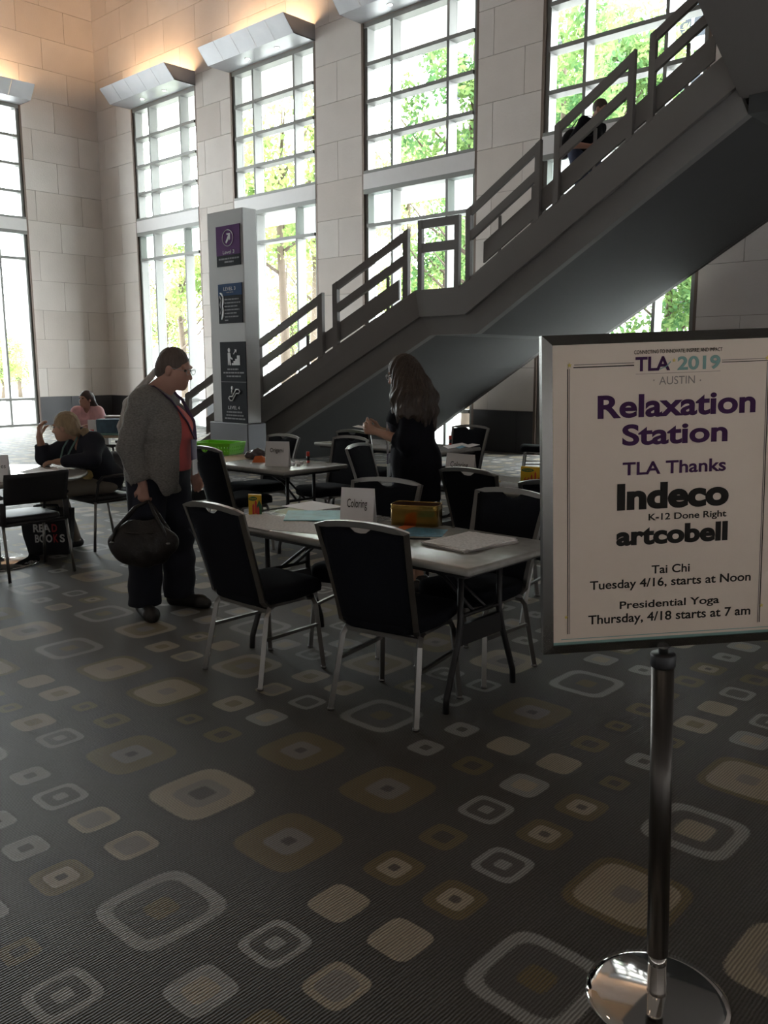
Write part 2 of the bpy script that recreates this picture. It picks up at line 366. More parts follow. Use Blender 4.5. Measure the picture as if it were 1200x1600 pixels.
def window(name, T, a0, a1, mull, portal_rot):
    w = bpy.data.objects.new(name, None); COL.objects.link(w); struct(w)
    D0, D1 = .02, .27
    fr = MB(); slab(fr, T, a0, a0+.05, .0, D1, 0, ZH); slab(fr, T, a1-.05, a1, 0, D1, 0, ZH); fr.obj('jamb_trim', 'bronze', w)
    hd = MB(); slab(hd, T, a0+.05, a1-.05, D0, D1, ZH-.09, ZH); hd.obj('window_head', 'alu', w)
    jl = MB(); slab(jl, T, a0+.05, a0+.13, .05, D1, 0, ZH-.09); slab(jl, T, a1-.13, a1-.05, .05, D1, 0, ZH-.09); jl.obj('jamb', 'alu', w)
    bd = MB(); slab(bd, T, a0+.05, a1-.05, -.01, D1, 5.17, 5.47); bd.obj('spandrel_band', 'band', w)
    for z0, z1 in ((5.47, 5.53), (5.08, 5.17)):
        b = MB(); slab(b, T, a0+.05, a1-.05, -.005, D1, z0, z1); b.obj('band_edge', 'alu', w)
    for mx in mull:
        for z0, z1 in ((5.53, ZH-.09), (0.05, 5.08)):
            b = MB(); slab(b, T, mx-.03, mx+.03, D0, D1, z0, z1); b.obj('mullion', 'alu', w)
    for z in (7.55, 6.85, 6.16, 4.45, .73):
        b = MB(); slab(b, T, a0+.13, a1-.13, D0-.01, D1-.005, z-.035, z+.035); b.obj('glazing_bar', 'alu', w)
    b = MB(); slab(b, T, a0+.05, a1-.05, D0, D1, 0, .06); b.obj('window_sill', 'alu', w)
    cols = [a0+.13, *mull, a1-.13]; rows = [(7.585, ZH-.09), (6.885, 7.515), (6.195, 6.815), (5.53, 6.125), (4.485, 5.08), (.765, 4.415), (.06, .695)]
    for i in range(3):
        for k, (z0, z1) in enumerate(rows):
            g0 = cols[i]+(.03 if i else 0); g1 = cols[i+1]-(.03 if i < 2 else 0)
            b = MB(); slab(b, T, g0, g1, .225, .235, z0, z1); b.obj('pane', 'frost' if (k == 4 and i != 1) else 'glass', w)
    ld = bpy.data.lights.new('sky_portal', 'AREA'); ld.shape = 'RECTANGLE'; ld.size = a1-a0; ld.size_y = ZH; ld.cycles.is_portal = True
    lo = bpy.data.objects.new('sky_portal', ld); COL.objects.link(lo); lo.parent = w; lo.location = T((a0+a1)/2, .33, ZH/2); lo.rotation_euler = portal_rot
    return w
for i, (a, b) in enumerate(WIN): window('window_%d' % (i+1), back, a, b, (a+.81, b-.72), (R(-90), 0, 0))
for i, (a, b) in enumerate(LWIN): window('window_%d' % (i+5), left, a, b, (a+.72, b-.81), (R(90), 0, R(-90)))

# light canopies over the windows: galvanised troughs with uplight and two downlights
def canopy(T, a0, a1, label):
    c = thing('light_canopy', label, 'light fixture', group='metal light canopies')
    f0, f1 = -.60, -.88; zb, zt = 8.335, 8.66; n = 5
    b = MB(); b.add([T(a0, 0, zb), T(a1, 0, zb), T(a1, f0, zb), T(a0, f0, zb), T(a0, 0, zb+.02), T(a1, 0, zb+.02), T(a1, f0, zb+.02), T(a0, f0, zb+.02)],
                    [(0, 1, 2, 3), (7, 6, 5, 4), (0, 4, 5, 1), (1, 5, 6, 2), (2, 6, 7, 3), (3, 7, 4, 0)]); b.obj('bottom_panel', 'canopy', c)
    for i in range(n):
        x0 = a0+(a1-a0)*i/n+(.004 if i else 0); x1 = a0+(a1-a0)*(i+1)/n-(.004 if i < n-1 else 0)
        b = MB(); b.add([T(x0, f0, zb), T(x1, f0, zb), T(x1, f1, zt), T(x0, f1, zt), T(x0, f0+.015, zb+.01), T(x1, f0+.015, zb+.01), T(x1, f1+.015, zt), T(x0, f1+.015, zt)],
                        [(0, 1, 2, 3), (7, 6, 5, 4), (0, 4, 5, 1), (1, 5, 6, 2), (2, 6, 7, 3), (3, 7, 4, 0)]); b.obj('front_panel', 'canopy', c)
    for x0, x1 in ((a0, a0+.012), (a1-.012, a1)):
        b = MB(); q = [(0, zb), (f0, zb), (f1, zt), (0, zt)]
        b.add([T(x0, d, z) for d, z in q]+[T(x1, d, z) for d, z in q], [(0, 1, 2, 3), (7, 6, 5, 4), (0, 4, 5, 1), (1, 5, 6, 2), (2, 6, 7, 3), (3, 7, 4, 0)]); b.obj('end_panel', 'canopy', c)
    for t in (.36, .70):
        p = T(a0+(a1-a0)*t, -.30, zb); b = MB().lathe([(.045, -.006), (.06, -.012), (.065, 0)], 14, p); ring = b.obj('downlight', 'chrome', c)
        MB().lathe([(.001, -.016), (.042, -.014), (.042, -.004)], 12, p).obj('bulb', 'lamp', ring)
    p0, p1 = T(a0+.2, -.3, zb+.09), T(a1-.2, -.3, zb+.09)
    MB().tube([p0, p1], .018, 8).obj('lamp_tube', 'warm', c)
    ld = bpy.data.lights.new('uplight', 'AREA'); ld.shape = 'RECTANGLE'; ld.size = a1-a0-.4; ld.size_y = .12; ld.energy = 75; ld.color = (1, .64, .36)
    lo = bpy.data.objects.new('uplight', ld); COL.objects.link(lo); lo.parent = c; p = T((a0+a1)/2, -.28, zb+.13); lo.location = p
    lo.rotation_euler = (R(180), 0, 0 if T is back else R(90)); return c
for i, (a, b) in enumerate(WIN):
    canopy(back, a, b, ['galvanised light canopy over the tall window beside the wall corner', 'galvanised light canopy over the tall window behind the sign pillar',
                        'galvanised light canopy over the tall window above the stair landing', 'galvanised light canopy over the tall window behind the upper stair flight'][i])
canopy(left, *LWIN[0], 'galvanised light canopy over the doorway window in the left wall')

# ceiling lamps of the hall (above the frame)
for i, (x, y) in enumerate(((-4, 1.5), (-4, -5), (2.5, 3), (2.5, -4), (-11, 2), (-11, -5))):
    c = thing('ceiling_lamp', 'round recessed lamp in the hall ceiling', 'lamp', (x, y, HC), group='hall ceiling lamps')
    MB().lathe([(.30, -.005), (.34, -.03), (.36, 0)], 24).obj('trim_ring', 'chrome', c)
    ld = bpy.data.lights.new('lamp_light', 'AREA'); ld.shape = 'DISK'; ld.size = .6; ld.energy = 17; ld.color = (1, .78, .58)
    lo = bpy.data.objects.new('lamp_light', ld); COL.objects.link(lo); lo.parent = c; lo.location = (0, 0, -.04)

# ------------------------------------------------------------------ staircase along the window wall
YS, YF, FL = 9.6, 13.1, .318                 # near face, far face, flare of the lower flight
SL = .62
XL, XR, XT = -8.232, -7.451, -3.80           # landing ends and top of the upper flight (stringer top edge)
ZL = 2.663
nl = (FL, -1, 0)                             # plane of the flared lower flight
def ynear(X, off=0.0): return YS+off if X > XL else YS+off-FL*(XL-X)
def ztop(X): return ZL+(SL*(X-XL) if X < XL else SL*(X-XR) if X > XR else 0)
st = thing('staircase', 'grey steel and plaster staircase rising along the window wall past a landing', 'staircase')
X0 = XL-ZL/SL                                # where the stringer top meets the floor
def profile(dz, dxl, dxr, xa, xb):           # polyline of the stair line moved down by dz
    z = ZL-dz; pts = []; xa = max(xa, XL+dxl-z/SL)
    for X in (xa, XL+dxl, XR+dxr, xb):
        pts.append((X, max(0.0, z+(SL*(X-XL-dxl) if X < XL+dxl else SL*(X-XR-dxr) if X > XR+dxr else 0))))
    return pts
def side(mb, top, bot, off, th, near=True):
    pts = [((X, (ynear(X, off) if near else off), z)) for X, z in top]+[((X, (ynear(X, off) if near else off), z)) for X, z in bot[::-1]]
    n = len(top)
    for i in range(n-1):
        q = [pts[i], pts[i+1], pts[2*n-2-i], pts[2*n-1-i]]
        if near: mb.prism(q, (0, th, 0))
        else: mb.prism(q, (0, th, 0))
t0 = profile(0, 0, 0, X0+.02, XT-.18); b0 = profile(.372, .075, .105, X0-1, XT-.03)
m_ = MB(); side(m_, t0, b0, 0.0, .10); m_.obj('stringer', 'stair', st)
t1 = profile(.36, .075, .105, X0-1, XT-.03); b1 = profile(.632, .24, .262, X0-1, XT+.10)
m_ = MB(); side(m_, t1, b1, .06, .12); m_.obj('plaster_band', 'concrete', st)
m_ = MB(); side(m_, t0, b1, YF-.12, .12, near=False); m_.obj('stringer', 'stair', st)
# soffit
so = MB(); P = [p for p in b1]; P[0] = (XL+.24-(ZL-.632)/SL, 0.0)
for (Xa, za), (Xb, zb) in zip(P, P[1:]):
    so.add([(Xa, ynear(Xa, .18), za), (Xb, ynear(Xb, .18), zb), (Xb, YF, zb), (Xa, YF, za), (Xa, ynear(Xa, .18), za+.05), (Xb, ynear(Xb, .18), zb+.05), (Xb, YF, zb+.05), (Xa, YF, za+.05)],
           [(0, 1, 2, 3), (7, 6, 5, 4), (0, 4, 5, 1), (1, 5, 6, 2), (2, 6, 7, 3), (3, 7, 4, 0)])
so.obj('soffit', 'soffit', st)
# steps
n1 = 15; rise = (ZL-.10)/n1; run = rise/SL
for i in range(n1):
    xa = XL-run*(n1-1-i)-run; MB().box(xa, xa+run+.02, ynear(xa+run, .10), YF-.12, rise*(i+1)-rise-.02 if i else 0, rise*(i+1)).obj('step', 'tread', st) if i < n1-1 else None
MB().box(XL-run, XR+.05, YS+.10, YF-.12, ZL-.30, ZL-.10).obj('landing_slab', 'tread', st)
n2 = int((XT-XR)/run)
for i in range(n2):
    xa = XR+run*i; z = ZL-.10+rise*(i+1); MB().box(xa, xa+run+.02, YS+.10, YF-.12, z-rise-.02, z).obj('step', 'tread', st)
ZT = ztop(XT)
# upper landing and the next flight coming back over the hall
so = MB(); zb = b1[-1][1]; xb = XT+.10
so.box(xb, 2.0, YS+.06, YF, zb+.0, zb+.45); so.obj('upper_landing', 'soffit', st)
so = MB(); Ya, za = 9.69, 4.368; sl = (4.995-4.368)/(9.69-8.49); Yb = 3.6; zc = za+sl*(Ya-Yb)
so.prism([(-3.8, Ya, za), (-3.8, Yb, zc), (-3.8, Yb, zc+.9), (-3.8, Ya, za+.9)], (5.8, 0, 0)); so.obj('upper_flight', 'stair', st)
# railings: welded flat-bar panels between newels
def plane_pt(X, z, off=0.0): return (X, ynear(X, off), z)
BW = .075
def rail_panel(Xa, Xb, H=.92, ends=(True, True), land=False):
    z = (lambda X: ZL) if land else ztop
    def bar(Xp, Xq, h0, h1, name, off=.0, th=.05):
        poly = [plane_pt(Xp, z(Xp)+h0, off), plane_pt(Xq, z(Xq)+h0, off), plane_pt(Xq, z(Xq)+h1, off), plane_pt(Xp, z(Xp)+h1, off)]
        MB().prism(poly, (0, th, 0)).obj(name, 'stair', st)
    w = BW
    if ends[0]: MB().prism([plane_pt(Xa, z(Xa)-.02, -.005), plane_pt(Xa+w, z(Xa+w)-.02, -.005), plane_pt(Xa+w, z(Xa+w)+H+.003, -.005), plane_pt(Xa, z(Xa)+H+.003, -.005)], (0, .06, 0)).obj('newel', 'stair', st)
    if ends[1]: MB().prism([plane_pt(Xb-w, z(Xb-w)-.02, -.005), plane_pt(Xb, z(Xb)-.02, -.005), plane_pt(Xb, z(Xb)+H+.003, -.005), plane_pt(Xb-w, z(Xb-w)+H+.003, -.005)], (0, .06, 0)).obj('newel', 'stair', st)
    bar(Xa+.003, Xb-.003, H-.115, H, 'top_rail'); bar(Xa+w, Xb-w, H-.44, H-.315, 'mid_rail')
rail_panel(-12.162, -11.03); rail_panel(-10.83, -9.68); rail_panel(-9.51, -8.345)
rail_panel(-8.19, -7.46, .945, land=True)
rail_panel(-7.345, -6.205); rail_panel(-6.01, -4.985); rail_panel(-4.815, -3.6, ends=(True, False))
def plate(Xa, Xb):
    poly = [plane_pt(X, ztop(X)+h, .07) for X, h in ((Xa, .075), (Xb, .075), (Xb, .345), (Xa, .345))]
    MB().prism(poly, (0, .03, 0)).obj('kick_plate', 'stair', st)
plate(-11.85, -8.53); plate(-7.1, -4.1)
for X in (-11.2, -9.99, -8.7, -6.85, -6.35, -5.5, -4.4):
    MB().prism([plane_pt(X-.02, ztop(X)-.05, .075), plane_pt(X+.02, ztop(X)-.05, .075), plane_pt(X+.02, ztop(X)+.5, .075), plane_pt(X-.02, ztop(X)+.5, .075)], (0, .02, 0)).obj('stanchion', 'stair', st)
# far-side handrail against the windows
hr = [(X, YF-.06, ztop(X)+.86) for X in (-11.9, XL, XR, XT)]
MB().tube(hr, .022, 8).obj('handrail', 'stair', st)
for X in (-11.6, -10.2, -8.9, -7.85, -6.6, -5.3, -4.2):
    MB().tube([(X, YF-.06, ztop(X)-.1), (X, YF-.06, ztop(X)+.86)], .018, 6).obj('stanchion', 'stair', st)
MB().prism([(-8.1, YF-.10, ZL-.06), (-7.75, YF-.10, ZL-.06), (-7.75, YF-.10, ZL+.42), (-8.1, YF-.10, ZL+.42)], (0, .03, 0)).obj('kick_plate', 'stair', st)

# ------------------------------------------------------------------ outside
struct(MB().box(-110, 40, YW+.30, 90, -.3, -.02).obj('floor_terrace', 'asphalt'))
struct(MB().box(-110, XW-.30, -60, YW+.30, -.3, -.02).obj('floor_street', 'asphalt'))
struct(MB().box(XW, 6, YW+.3, YW+2.6, 8.55, 8.75).obj('trim_1', 'band'))
struct(MB().box(XW, 6, YW+.3, YW+1.9, 5.2, 5.42).obj('trim_2', 'band'))
def foliage_mesh(name, seed, rx, rz, n, size):
    rg = np.random.default_rng(seed); blobs = []
    for i in range(26):
        d = rg.normal(size=3); d /= np.linalg.norm(d); q = rg.uniform(.35, .95); blobs.append((d*q*np.array([rx, rx, rz]), rg.uniform(.28, .5)*rx))
    c = np.empty((n, 3))
    for i in range(n):
        b, r_ = blobs[rg.integers(26)]; d = rg.normal(size=3); d /= np.linalg.norm(d); c[i] = b+d*r_*rg.uniform(.45, 1.0)
    a = rg.normal(size=(n, 3)); a /= np.linalg.norm(a, axis=1)[:, None]; b = np.cross(a, rg.normal(size=(n, 3))); b /= np.linalg.norm(b, axis=1)[:, None]
    s1 = rg.uniform(.6, 1.25, (n, 1))*size; v = np.stack([c-a*s1, c+b*s1*.5, c+a*s1, c-b*s1*.5], 1).reshape(-1, 3)
    me = bpy.data.meshes.new(name); me.from_pydata(v.tolist(), [], np.arange(4*n).reshape(n, 4).tolist()); return me
LM = [foliage_mesh('foliage', 1, 2.3, 2.6, 6500, .11), foliage_mesh('foliage', 2, 1.9, 2.2, 5200, .10), foliage_mesh('foliage', 5, 2.6, 2.3, 7500, .12)]
def tree(x, y, h, v, mtl, label, s=1.0):
    t = thing('tree', label, 'tree', (x, y, -.02), random.random()*6, 'trees outside the windows')
    rg = random.Random(int(x*100)); b = MB(); b.tube([(0, 0, 0), (.08, .05, h*.3), (-.05, .1, h*.6), (.1, 0, h)], [.17*s, .14*s, .10*s, .03], 8)
    for i in range(7):
        z = h*(.38+.08*i); a = rg.uniform(0, 6.3); l = rg.uniform(1.0, 2.0)*s
        b.tube([(0, 0, z), (math.cos(a)*l*.5, math.sin(a)*l*.5, z+.35*l), (math.cos(a)*l, math.sin(a)*l, z+.9*l)], [.06*s, .04*s, .015], 6)
    b.obj('trunk', 'trunk', t)
    f = link('foliage', LM[v] if not LM[v].materials else LM[v].copy(), None, t, (0, 0, h*.82)); f.data.materials.clear(); f.data.materials.append(M[mtl])
    f.scale = (s, s, s); f['kind'] = 'stuff'; return t
TR = [((440, 255), 19.6, 5.6, 0, 'leaf', 'pale green tree outside the window behind the sign pillar', 1.15), ((280, 430), 18.6, 4.0, 1, 'leaf', 'small pale green tree outside the window beside the wall corner', .85),
      ((490, 345), 26.0, 4.6, 2, 'leaf', 'leafy tree behind the pale tree outside the pillar window', 1.15),
      ((735, 175), 18.6, 6.4, 1, 'leaf2', 'dark green tree outside the window above the stair landing', .95), ((640, 280), 34.0, 5.2, 0, 'leaf', 'yellow-green tree farther out beyond the landing window', 1.3),
      ((700, 390), 21.6, 3.4, 1, 'leaf2', 'low dark tree outside the window behind the stair landing', .85),
      ((880, 140), 26.1, 6.8, 0, 'leaf2', 'tall green tree outside the window behind the upper stair flight', 1.14), ((960, 120), 32.5, 7.0, 2, 'leaf2', 'wide green tree farther out behind the upper stair flight', 1.19),
      ((1045, 455), 18.2, 3.6, 1, 'leaf2', 'small tree seen under the stairs through the window', .75),
      ((262, 500), 20.5, 3, 1, 'leaf', 'low leafy shrub tree outside the corner window', .8), ((455, 500), 33.0, 3, 1, 'leaf', 'low leafy shrub tree outside the pillar window', 1.25),
      ((655, 450), 40.0, 3, 2, 'leaf', 'low leafy shrub tree outside the landing window', 1.05), ((550, 320), 42.5, 5, 0, 'leaf', 'pale tree far out between the pillar and landing windows', 1.4)]
for (px, py), Y, h, v, mt, lab, s in TR:
    p = onY(px, py, Y); tree(p[0], Y, max(2.2, p[2]/.82), v, mt, lab, s)
for (px, py), X, s, lab in (((30, 585), -46, .75, 'young street tree seen through the left wall glazing beside the door frame'), ((2, 590), -43, .65, 'young street tree at the edge of the left wall glazing')):
    p = onX(px, py, X); tree(X, p[1], max(2.2, p[2]/.82), 1, 'leaf', lab, s)
bd = thing('office_building', 'white office building with square windows beyond the trees', 'building', (-24, 48, 0))
MB().box(-16, 22, 0, 14, 0, 34).obj('wall', 'bwhite', bd)
for i in range(9):
    for k in range(8):
        x = -14+i*3.9; z = 4+k*3.7; w = MB().box(x, x+1.6, -.10, .02, z, z+2.0).obj('window_frame', 'band', bd)
        for q in (0, 1): MB().box(x+.1+q*.78, x+.72+q*.78, -.13, -.08, z+.12, z+1.88).obj('window_pane', 'bglass', w)

# ------------------------------------------------------------------ sign pillar in front of the stairs
KY = 8.2; KX0, KX1, KD = -11.19, -10.34, .26
kz = onY(350, 329, KY)[2]; kb = onY(388.4, 662, KY)[2]
kk = thing('sign_pillar', 'tall grey metal direction pillar with three dark sign panels on a granite base', 'sign', ((KX0+KX1)/2, KY, 0))
hw = (KX1-KX0)/2
MB().rbox((0, KD/2, kb/2), (hw*2+.10, KD+.10, kb), .012, 1).obj('granite_base', 'granite', kk)
MB().rbox((0, KD/2, (kb+kz)/2), (hw*2, KD, kz-kb), .008, 1).obj('column', 'kiosk', kk)
def kpx(x, y): p = onY(x, y, KY); return p[0]-(KX0+KX1)/2, p[2]
def kpanel(x0, x1, y0, y1, m):
    a = kpx(x0, (y0+y1)/2)[0]; b = kpx(x1, (y0+y1)/2)[0]; zt = kpx((x0+x1)/2, y0)[1]; zb = kpx((x0+x1)/2, y1)[1]
    return MB().box(a, b, -.012, .002, zb, zt).obj('sign_panel', m, kk), a, b, zb, zt
p, a, b, z0, z1 = kpanel(339, 376, 352, 415.5, 'kblack'); w = b-a; h = z1-z0; c = (a+b)/2
MB().box(a, b, -.014, -.011, z0+h*.27, z1).obj('purple_field', 'kpurple', p)
ring = [(c+math.cos(t)*w*.22, -.016, z1-h*.31+math.sin(t)*h*.20) for t in np.linspace(0, 2*math.pi, 32, endpoint=False)]
MB().tube(ring, .006, 6, closed=True).obj('circle', 'kwhite', p)
ar = [(-.09, -.13), (-.055, -.165), (.065, -.03), (.065, -.085), (.10, -.05), (.10, .12), (-.05, .12), (-.02, .075), (.03, .075)]
MB().prism([(c+x*w*1.05, -.015, z1-h*.30+z*h*.85) for x, z in ar], (0, -.003, 0)).obj('arrow', 'kwhite', p)
text_mesh('Level 3', c-w*.22, c+w*.26, z1-h*.70, z1-h*.61, 'kwhite', p, -.016)
def fine(p, rows, a, b, zt, dz, hh):
    rg = random.Random(int(abs(zt)*1000)); mb = MB()
    for i, (f0, f1) in enumerate(rows):
        x = a+(b-a)*f0; e = a+(b-a)*f1; z = zt-i*dz
        while x < e:
            l = rg.uniform(.03, .10); mb.box(x, min(e, x+l), -.0165, -.0135, z-hh, z); x += l+.012
    o = mb.obj('small_print', 'kdim', p); return o
fine(p, [(.10, .95), (.34, .72)], a, b, z1-h*.80, h*.08, h*.04)
p, a, b, z0, z1 = kpanel(342.5, 379.5, 443, 505, 'kblack'); w = b-a; h = z1-z0; c = (a+b)/2
MB().box(a, b, -.014, -.011, z1-h*.30, z1).obj('blue_field', 'kblue', p)
text_mesh('LEVEL 3', a+w*.24, a+w*.74, z1-h*.17, z1-h*.08, 'kwhite', p, -.016)
fine(p, [(.36, .64)], a, b, z1-h*.205, h*.05, h*.025)
fine(p, [(.26, .86), (.26, .92), (.26, .80), (.26, .88), (.26, .78), (.26, .84), (.26, .42)], a, b, z1-h*.38, h*.088, h*.03)
MB().tube([(a+w*x, -.013, z1-h*z) for x, z in ((.07, .22), (.15, .25), (.20, .32), (.21, .45), (.17, .55), (.20, .66), (.18, .80), (.12, .90))], [.012, .022, .016, .026, .014, .022, .030, .012], 6, flat=.2, up=(1, 0, 0)).obj('pale_swirl', 'kwhite', p)
MB().tube([(a+w*x, -.013, z1-h*z) for x, z in ((.05, .28), (.12, .40), (.07, .52), (.12, .64), (.07, .76))], [.014, .010, .018, .010, .014], 6, flat=.2, up=(1, 0, 0)).obj('pale_swirl', 'kdim', p)
p, a, b, z0, z1 = kpanel(346.5, 386, 534, 663, 'kblack'); w = b-a; h = z1-z0; c = (a+b)/2
mb = MB(); mb.box(a, b, -.0145, -.011, z0+h*.515, z0+h*.520); mb.obj('divider', 'kdim', p)
zz = lambda f: z1-h*f
mb = MB(); y0 = -.0135                           # stair pictogram: figure, steps, arrow
mb.sell((a+w*.36, y0, zz(.10)), (w*.05, .004, w*.055), 1, 1, 12, 8)
mb.prism([(a+w*x, y0, zz(z)) for x, z in ((.31, .13), (.41, .13), (.43, .18), (.50, .20), (.49, .215), (.40, .20), (.43, .28), (.37, .28), (.36, .22), (.33, .28), (.31, .28))], (0, -.003, 0))
mb.prism([(a+w*x, y0, zz(z)) for x, z in ((.46, .28), (.46, .255), (.53, .255), (.53, .23), (.60, .23), (.60, .205), (.67, .205), (.67, .165), (.78, .165), (.78, .28))], (0, -.003, 0))
mb.prism([(a+w*x, y0, zz(z)) for x, z in ((.53, .145), (.55, .15), (.62, .11), (.64, .135), (.66, .095), (.58, .09), (.60, .105))], (0, -.003, 0))
mb.obj('stair_symbol', 'kwhite', p)
fine(p, [(.28, .72), (.12, .92), (.24, .80)], a, b, zz(.32), h*.042, h*.018)
mb = MB(); pts = [(.30, .68), (.36, .71), (.44, .71), (.60, .62), (.70, .62), (.74, .595), (.70, .57), (.60, .57), (.44, .66), (.34, .66)]
mb.tube([(a+w*x, y0-.002, zz(z)) for x, z in pts], .010, 6, closed=True); mb.sell((a+w*.44, y0, zz(.555)), (w*.045, .004, w*.05), 1, 1, 12, 8); mb.tube([(a+w*.44, y0-.002, zz(.58)), (a+w*.44, y0-.002, zz(.63))], .012, 6)
mb.obj('escalator_symbol', 'kwhite', p)
text_mesh('LEVEL 4', a+w*.27, a+w*.72, zz(.815), zz(.775), 'kwhite', p, -.016)
fine(p, [(.20, .80), (.18, .86), (.12, .92)], a, b, zz(.84), h*.04, h*.018)

# ------------------------------------------------------------------ poster stand
sp0 = onZ(1026, 1560); fr = np.array([_r[0], _r[1], 0]); fr /= np.linalg.norm(fr); ang = math.atan2(fr[1], fr[0])+R(5)
sdir = np.array([math.cos(ang), math.sin(ang), 0]); TILT = R(2.0)
ps = thing('poster_stand', 'chrome pole sign stand with framed Relaxation Station poster', 'sign stand', sp0, ang)
MB().lathe([(.178, 0), (.180, .004), (.176, .011), (.150, .017), (.05, .022), (.022, .024)], 48).obj('base_plate', 'mirror', ps)
def tilted(o): o.rotation_euler.y = -TILT; return o
tilted(MB().lathe([(.0235, .018), (.027, .022), (.024, .03), (.0225, .10), (.0225, .135)], 24).obj('chrome_sleeve', 'mirror', ps))
tilted(MB().lathe([(.0265, .13), (.0265, .895)], 24).obj('pole', 'smoke', ps))
tilted(MB().lathe([(.0285, .893), (.0295, .897), (.0295, .921), (.028, .925)], 24).obj('collar', 'black', ps))
tilted(MB().lathe([(.011, .92), (.011, .938), (.016, .941)], 16).obj('swivel_stud', 'chrome', ps))
# board: local x along the board, z up, 0 at its lower centre
BH, BHW = .735, .291; Z0 = .941
bo = bpy.data.objects.new('framed_poster', None)
fw = .022
def bpx(x, y):
    q = onP(x, y, sp0, np.cross(sdir, [0, 0, 1])) ; u = (q-sp0)@sdir; z = q[2]
    return u*math.cos(TILT)+z*math.sin(TILT), -u*math.sin(TILT)+z*math.cos(TILT)
fo = MB()
for x0, x1, z0, z1, (da, db) in ((-BHW, BHW, 0, fw, (1, 1)), (-BHW, BHW, BH-fw, BH, (-1, -1))):
    s_ = fw if z0 == 0 else -fw
    zi = z1 if z0 == 0 else z0; zo = z0 if z0 == 0 else z1
    fo.add([(-BHW, -.002, Z0+zo), (BHW, -.002, Z0+zo), (BHW-fw, -.010, Z0+zi), (-BHW+fw, -.010, Z0+zi), (-BHW, .02, Z0+zo), (BHW, .02, Z0+zo), (BHW-fw, .02, Z0+zi), (-BHW+fw, .02, Z0+zi)],
           [(0, 1, 2, 3), (7, 6, 5, 4), (0, 4, 5, 1), (1, 5, 6, 2), (2, 6, 7, 3), (3, 7, 4, 0)])
fo1 = fo
for sg in (-1, 1):
    fo1.add([(sg*BHW, -.002, Z0), (sg*BHW, -.002, Z0+BH), (sg*(BHW-fw), -.010, Z0+BH-fw), (sg*(BHW-fw), -.010, Z0+fw), (sg*BHW, .02, Z0), (sg*BHW, .02, Z0+BH), (sg*(BHW-fw), .02, Z0+BH-fw), (sg*(BHW-fw), .02, Z0+fw)],
            [(0, 1, 2, 3), (7, 6, 5, 4), (0, 4, 5, 1), (1, 5, 6, 2), (2, 6, 7, 3), (3, 7, 4, 0)])
M['frame'] = mat('brushed_frame', (.17, .163, .152), .25, .9, var=.1, scale=30, stretch=(1, 1, 12))
tilted(fo1.obj('frame', 'frame', ps))
po = tilted(MB().box(-BHW+fw-.004, BHW-fw+.004, -.004, .012, Z0+fw-.004, Z0+BH-fw+.004).obj('poster', 'poster', ps))
YT = -.0045
def ptext(txt, x0, y0, x1, y1, m, bold=0.0):
    xm = (x0+x1)/2; ym = (y0+y1)/2
    a = bpx(x0, ym)[0]; b = bpx(x1, ym)[0]; zt = bpx(xm, y0)[1]; zb = bpx(xm, y1)[1]
    return text_mesh(txt, a, b, zb, zt, m, po, YT, bold)
# pixel boxes at the middle of each line of the poster
k_ = 360/1087.0
def Z(x, y): return 840+x*k_, 500+y*530/1600.0
def pt(txt, x0, y0, x1, y1, m, bold=0.0): a = Z(x0, y0); b = Z(x1, y1); return ptext(txt, *a, *b, m, bold)
pt('CONNECTING TO INNOVATE, INSPIRE, AND IMPACT', 452, 136, 868, 157, 'ink', .01)
pt('TLA', 458, 172, 622, 240, 'purple', .03)
pt('2019', 656, 168, 858, 234, 'teal', .03)
pt('AUSTIN', 570, 264, 738, 302, 'greyink', 0)
pt('Relaxation', 280, 342, 1024, 452, 'purple', .030)
pt('Station', 396, 482, 892, 583, 'purple', .030)
pt('TLA Thanks', 398, 660, 884, 722, 'purple', .022)
pt('Indeco', 372, 760, 898, 886, 'ink', .048)
pt('K-12 Done Right', 520, 903, 886, 944, 'ink', .018)
pt('artcobell', 368, 960, 892, 1052, 'ink', .045)
pt('Tai Chi', 534, 1150, 714, 1190, 'ink', .018)
pt('Tuesday 4/16, starts at Noon', 244, 1208, 1000, 1262, 'ink', .018)
pt('Presidential Yoga', 384, 1312, 852, 1358, 'ink', .018)
pt('Thursday, 4/18 starts at 7 am', 236, 1368, 998, 1424, 'ink', .018)
def pbar(x0, y0, x1, y1, m, name='rule'):
    a = bpx(*Z(x0, (y0+y1)/2)); b = bpx(*Z(x1, (y0+y1)/2)); xm = (x0+x1)/2; zt = bpx(*Z(xm, y0))[1]; zb = bpx(*Z(xm, y1))[1]
    return MB().box(a[0], b[0], YT-.0005, YT+.001, min(zt, zb), max(zt, zb)).obj(name, m, po)
pbar(166, 217, 452, 222, 'ink'); pbar(170, 205, 452, 209, 'greyink'); 
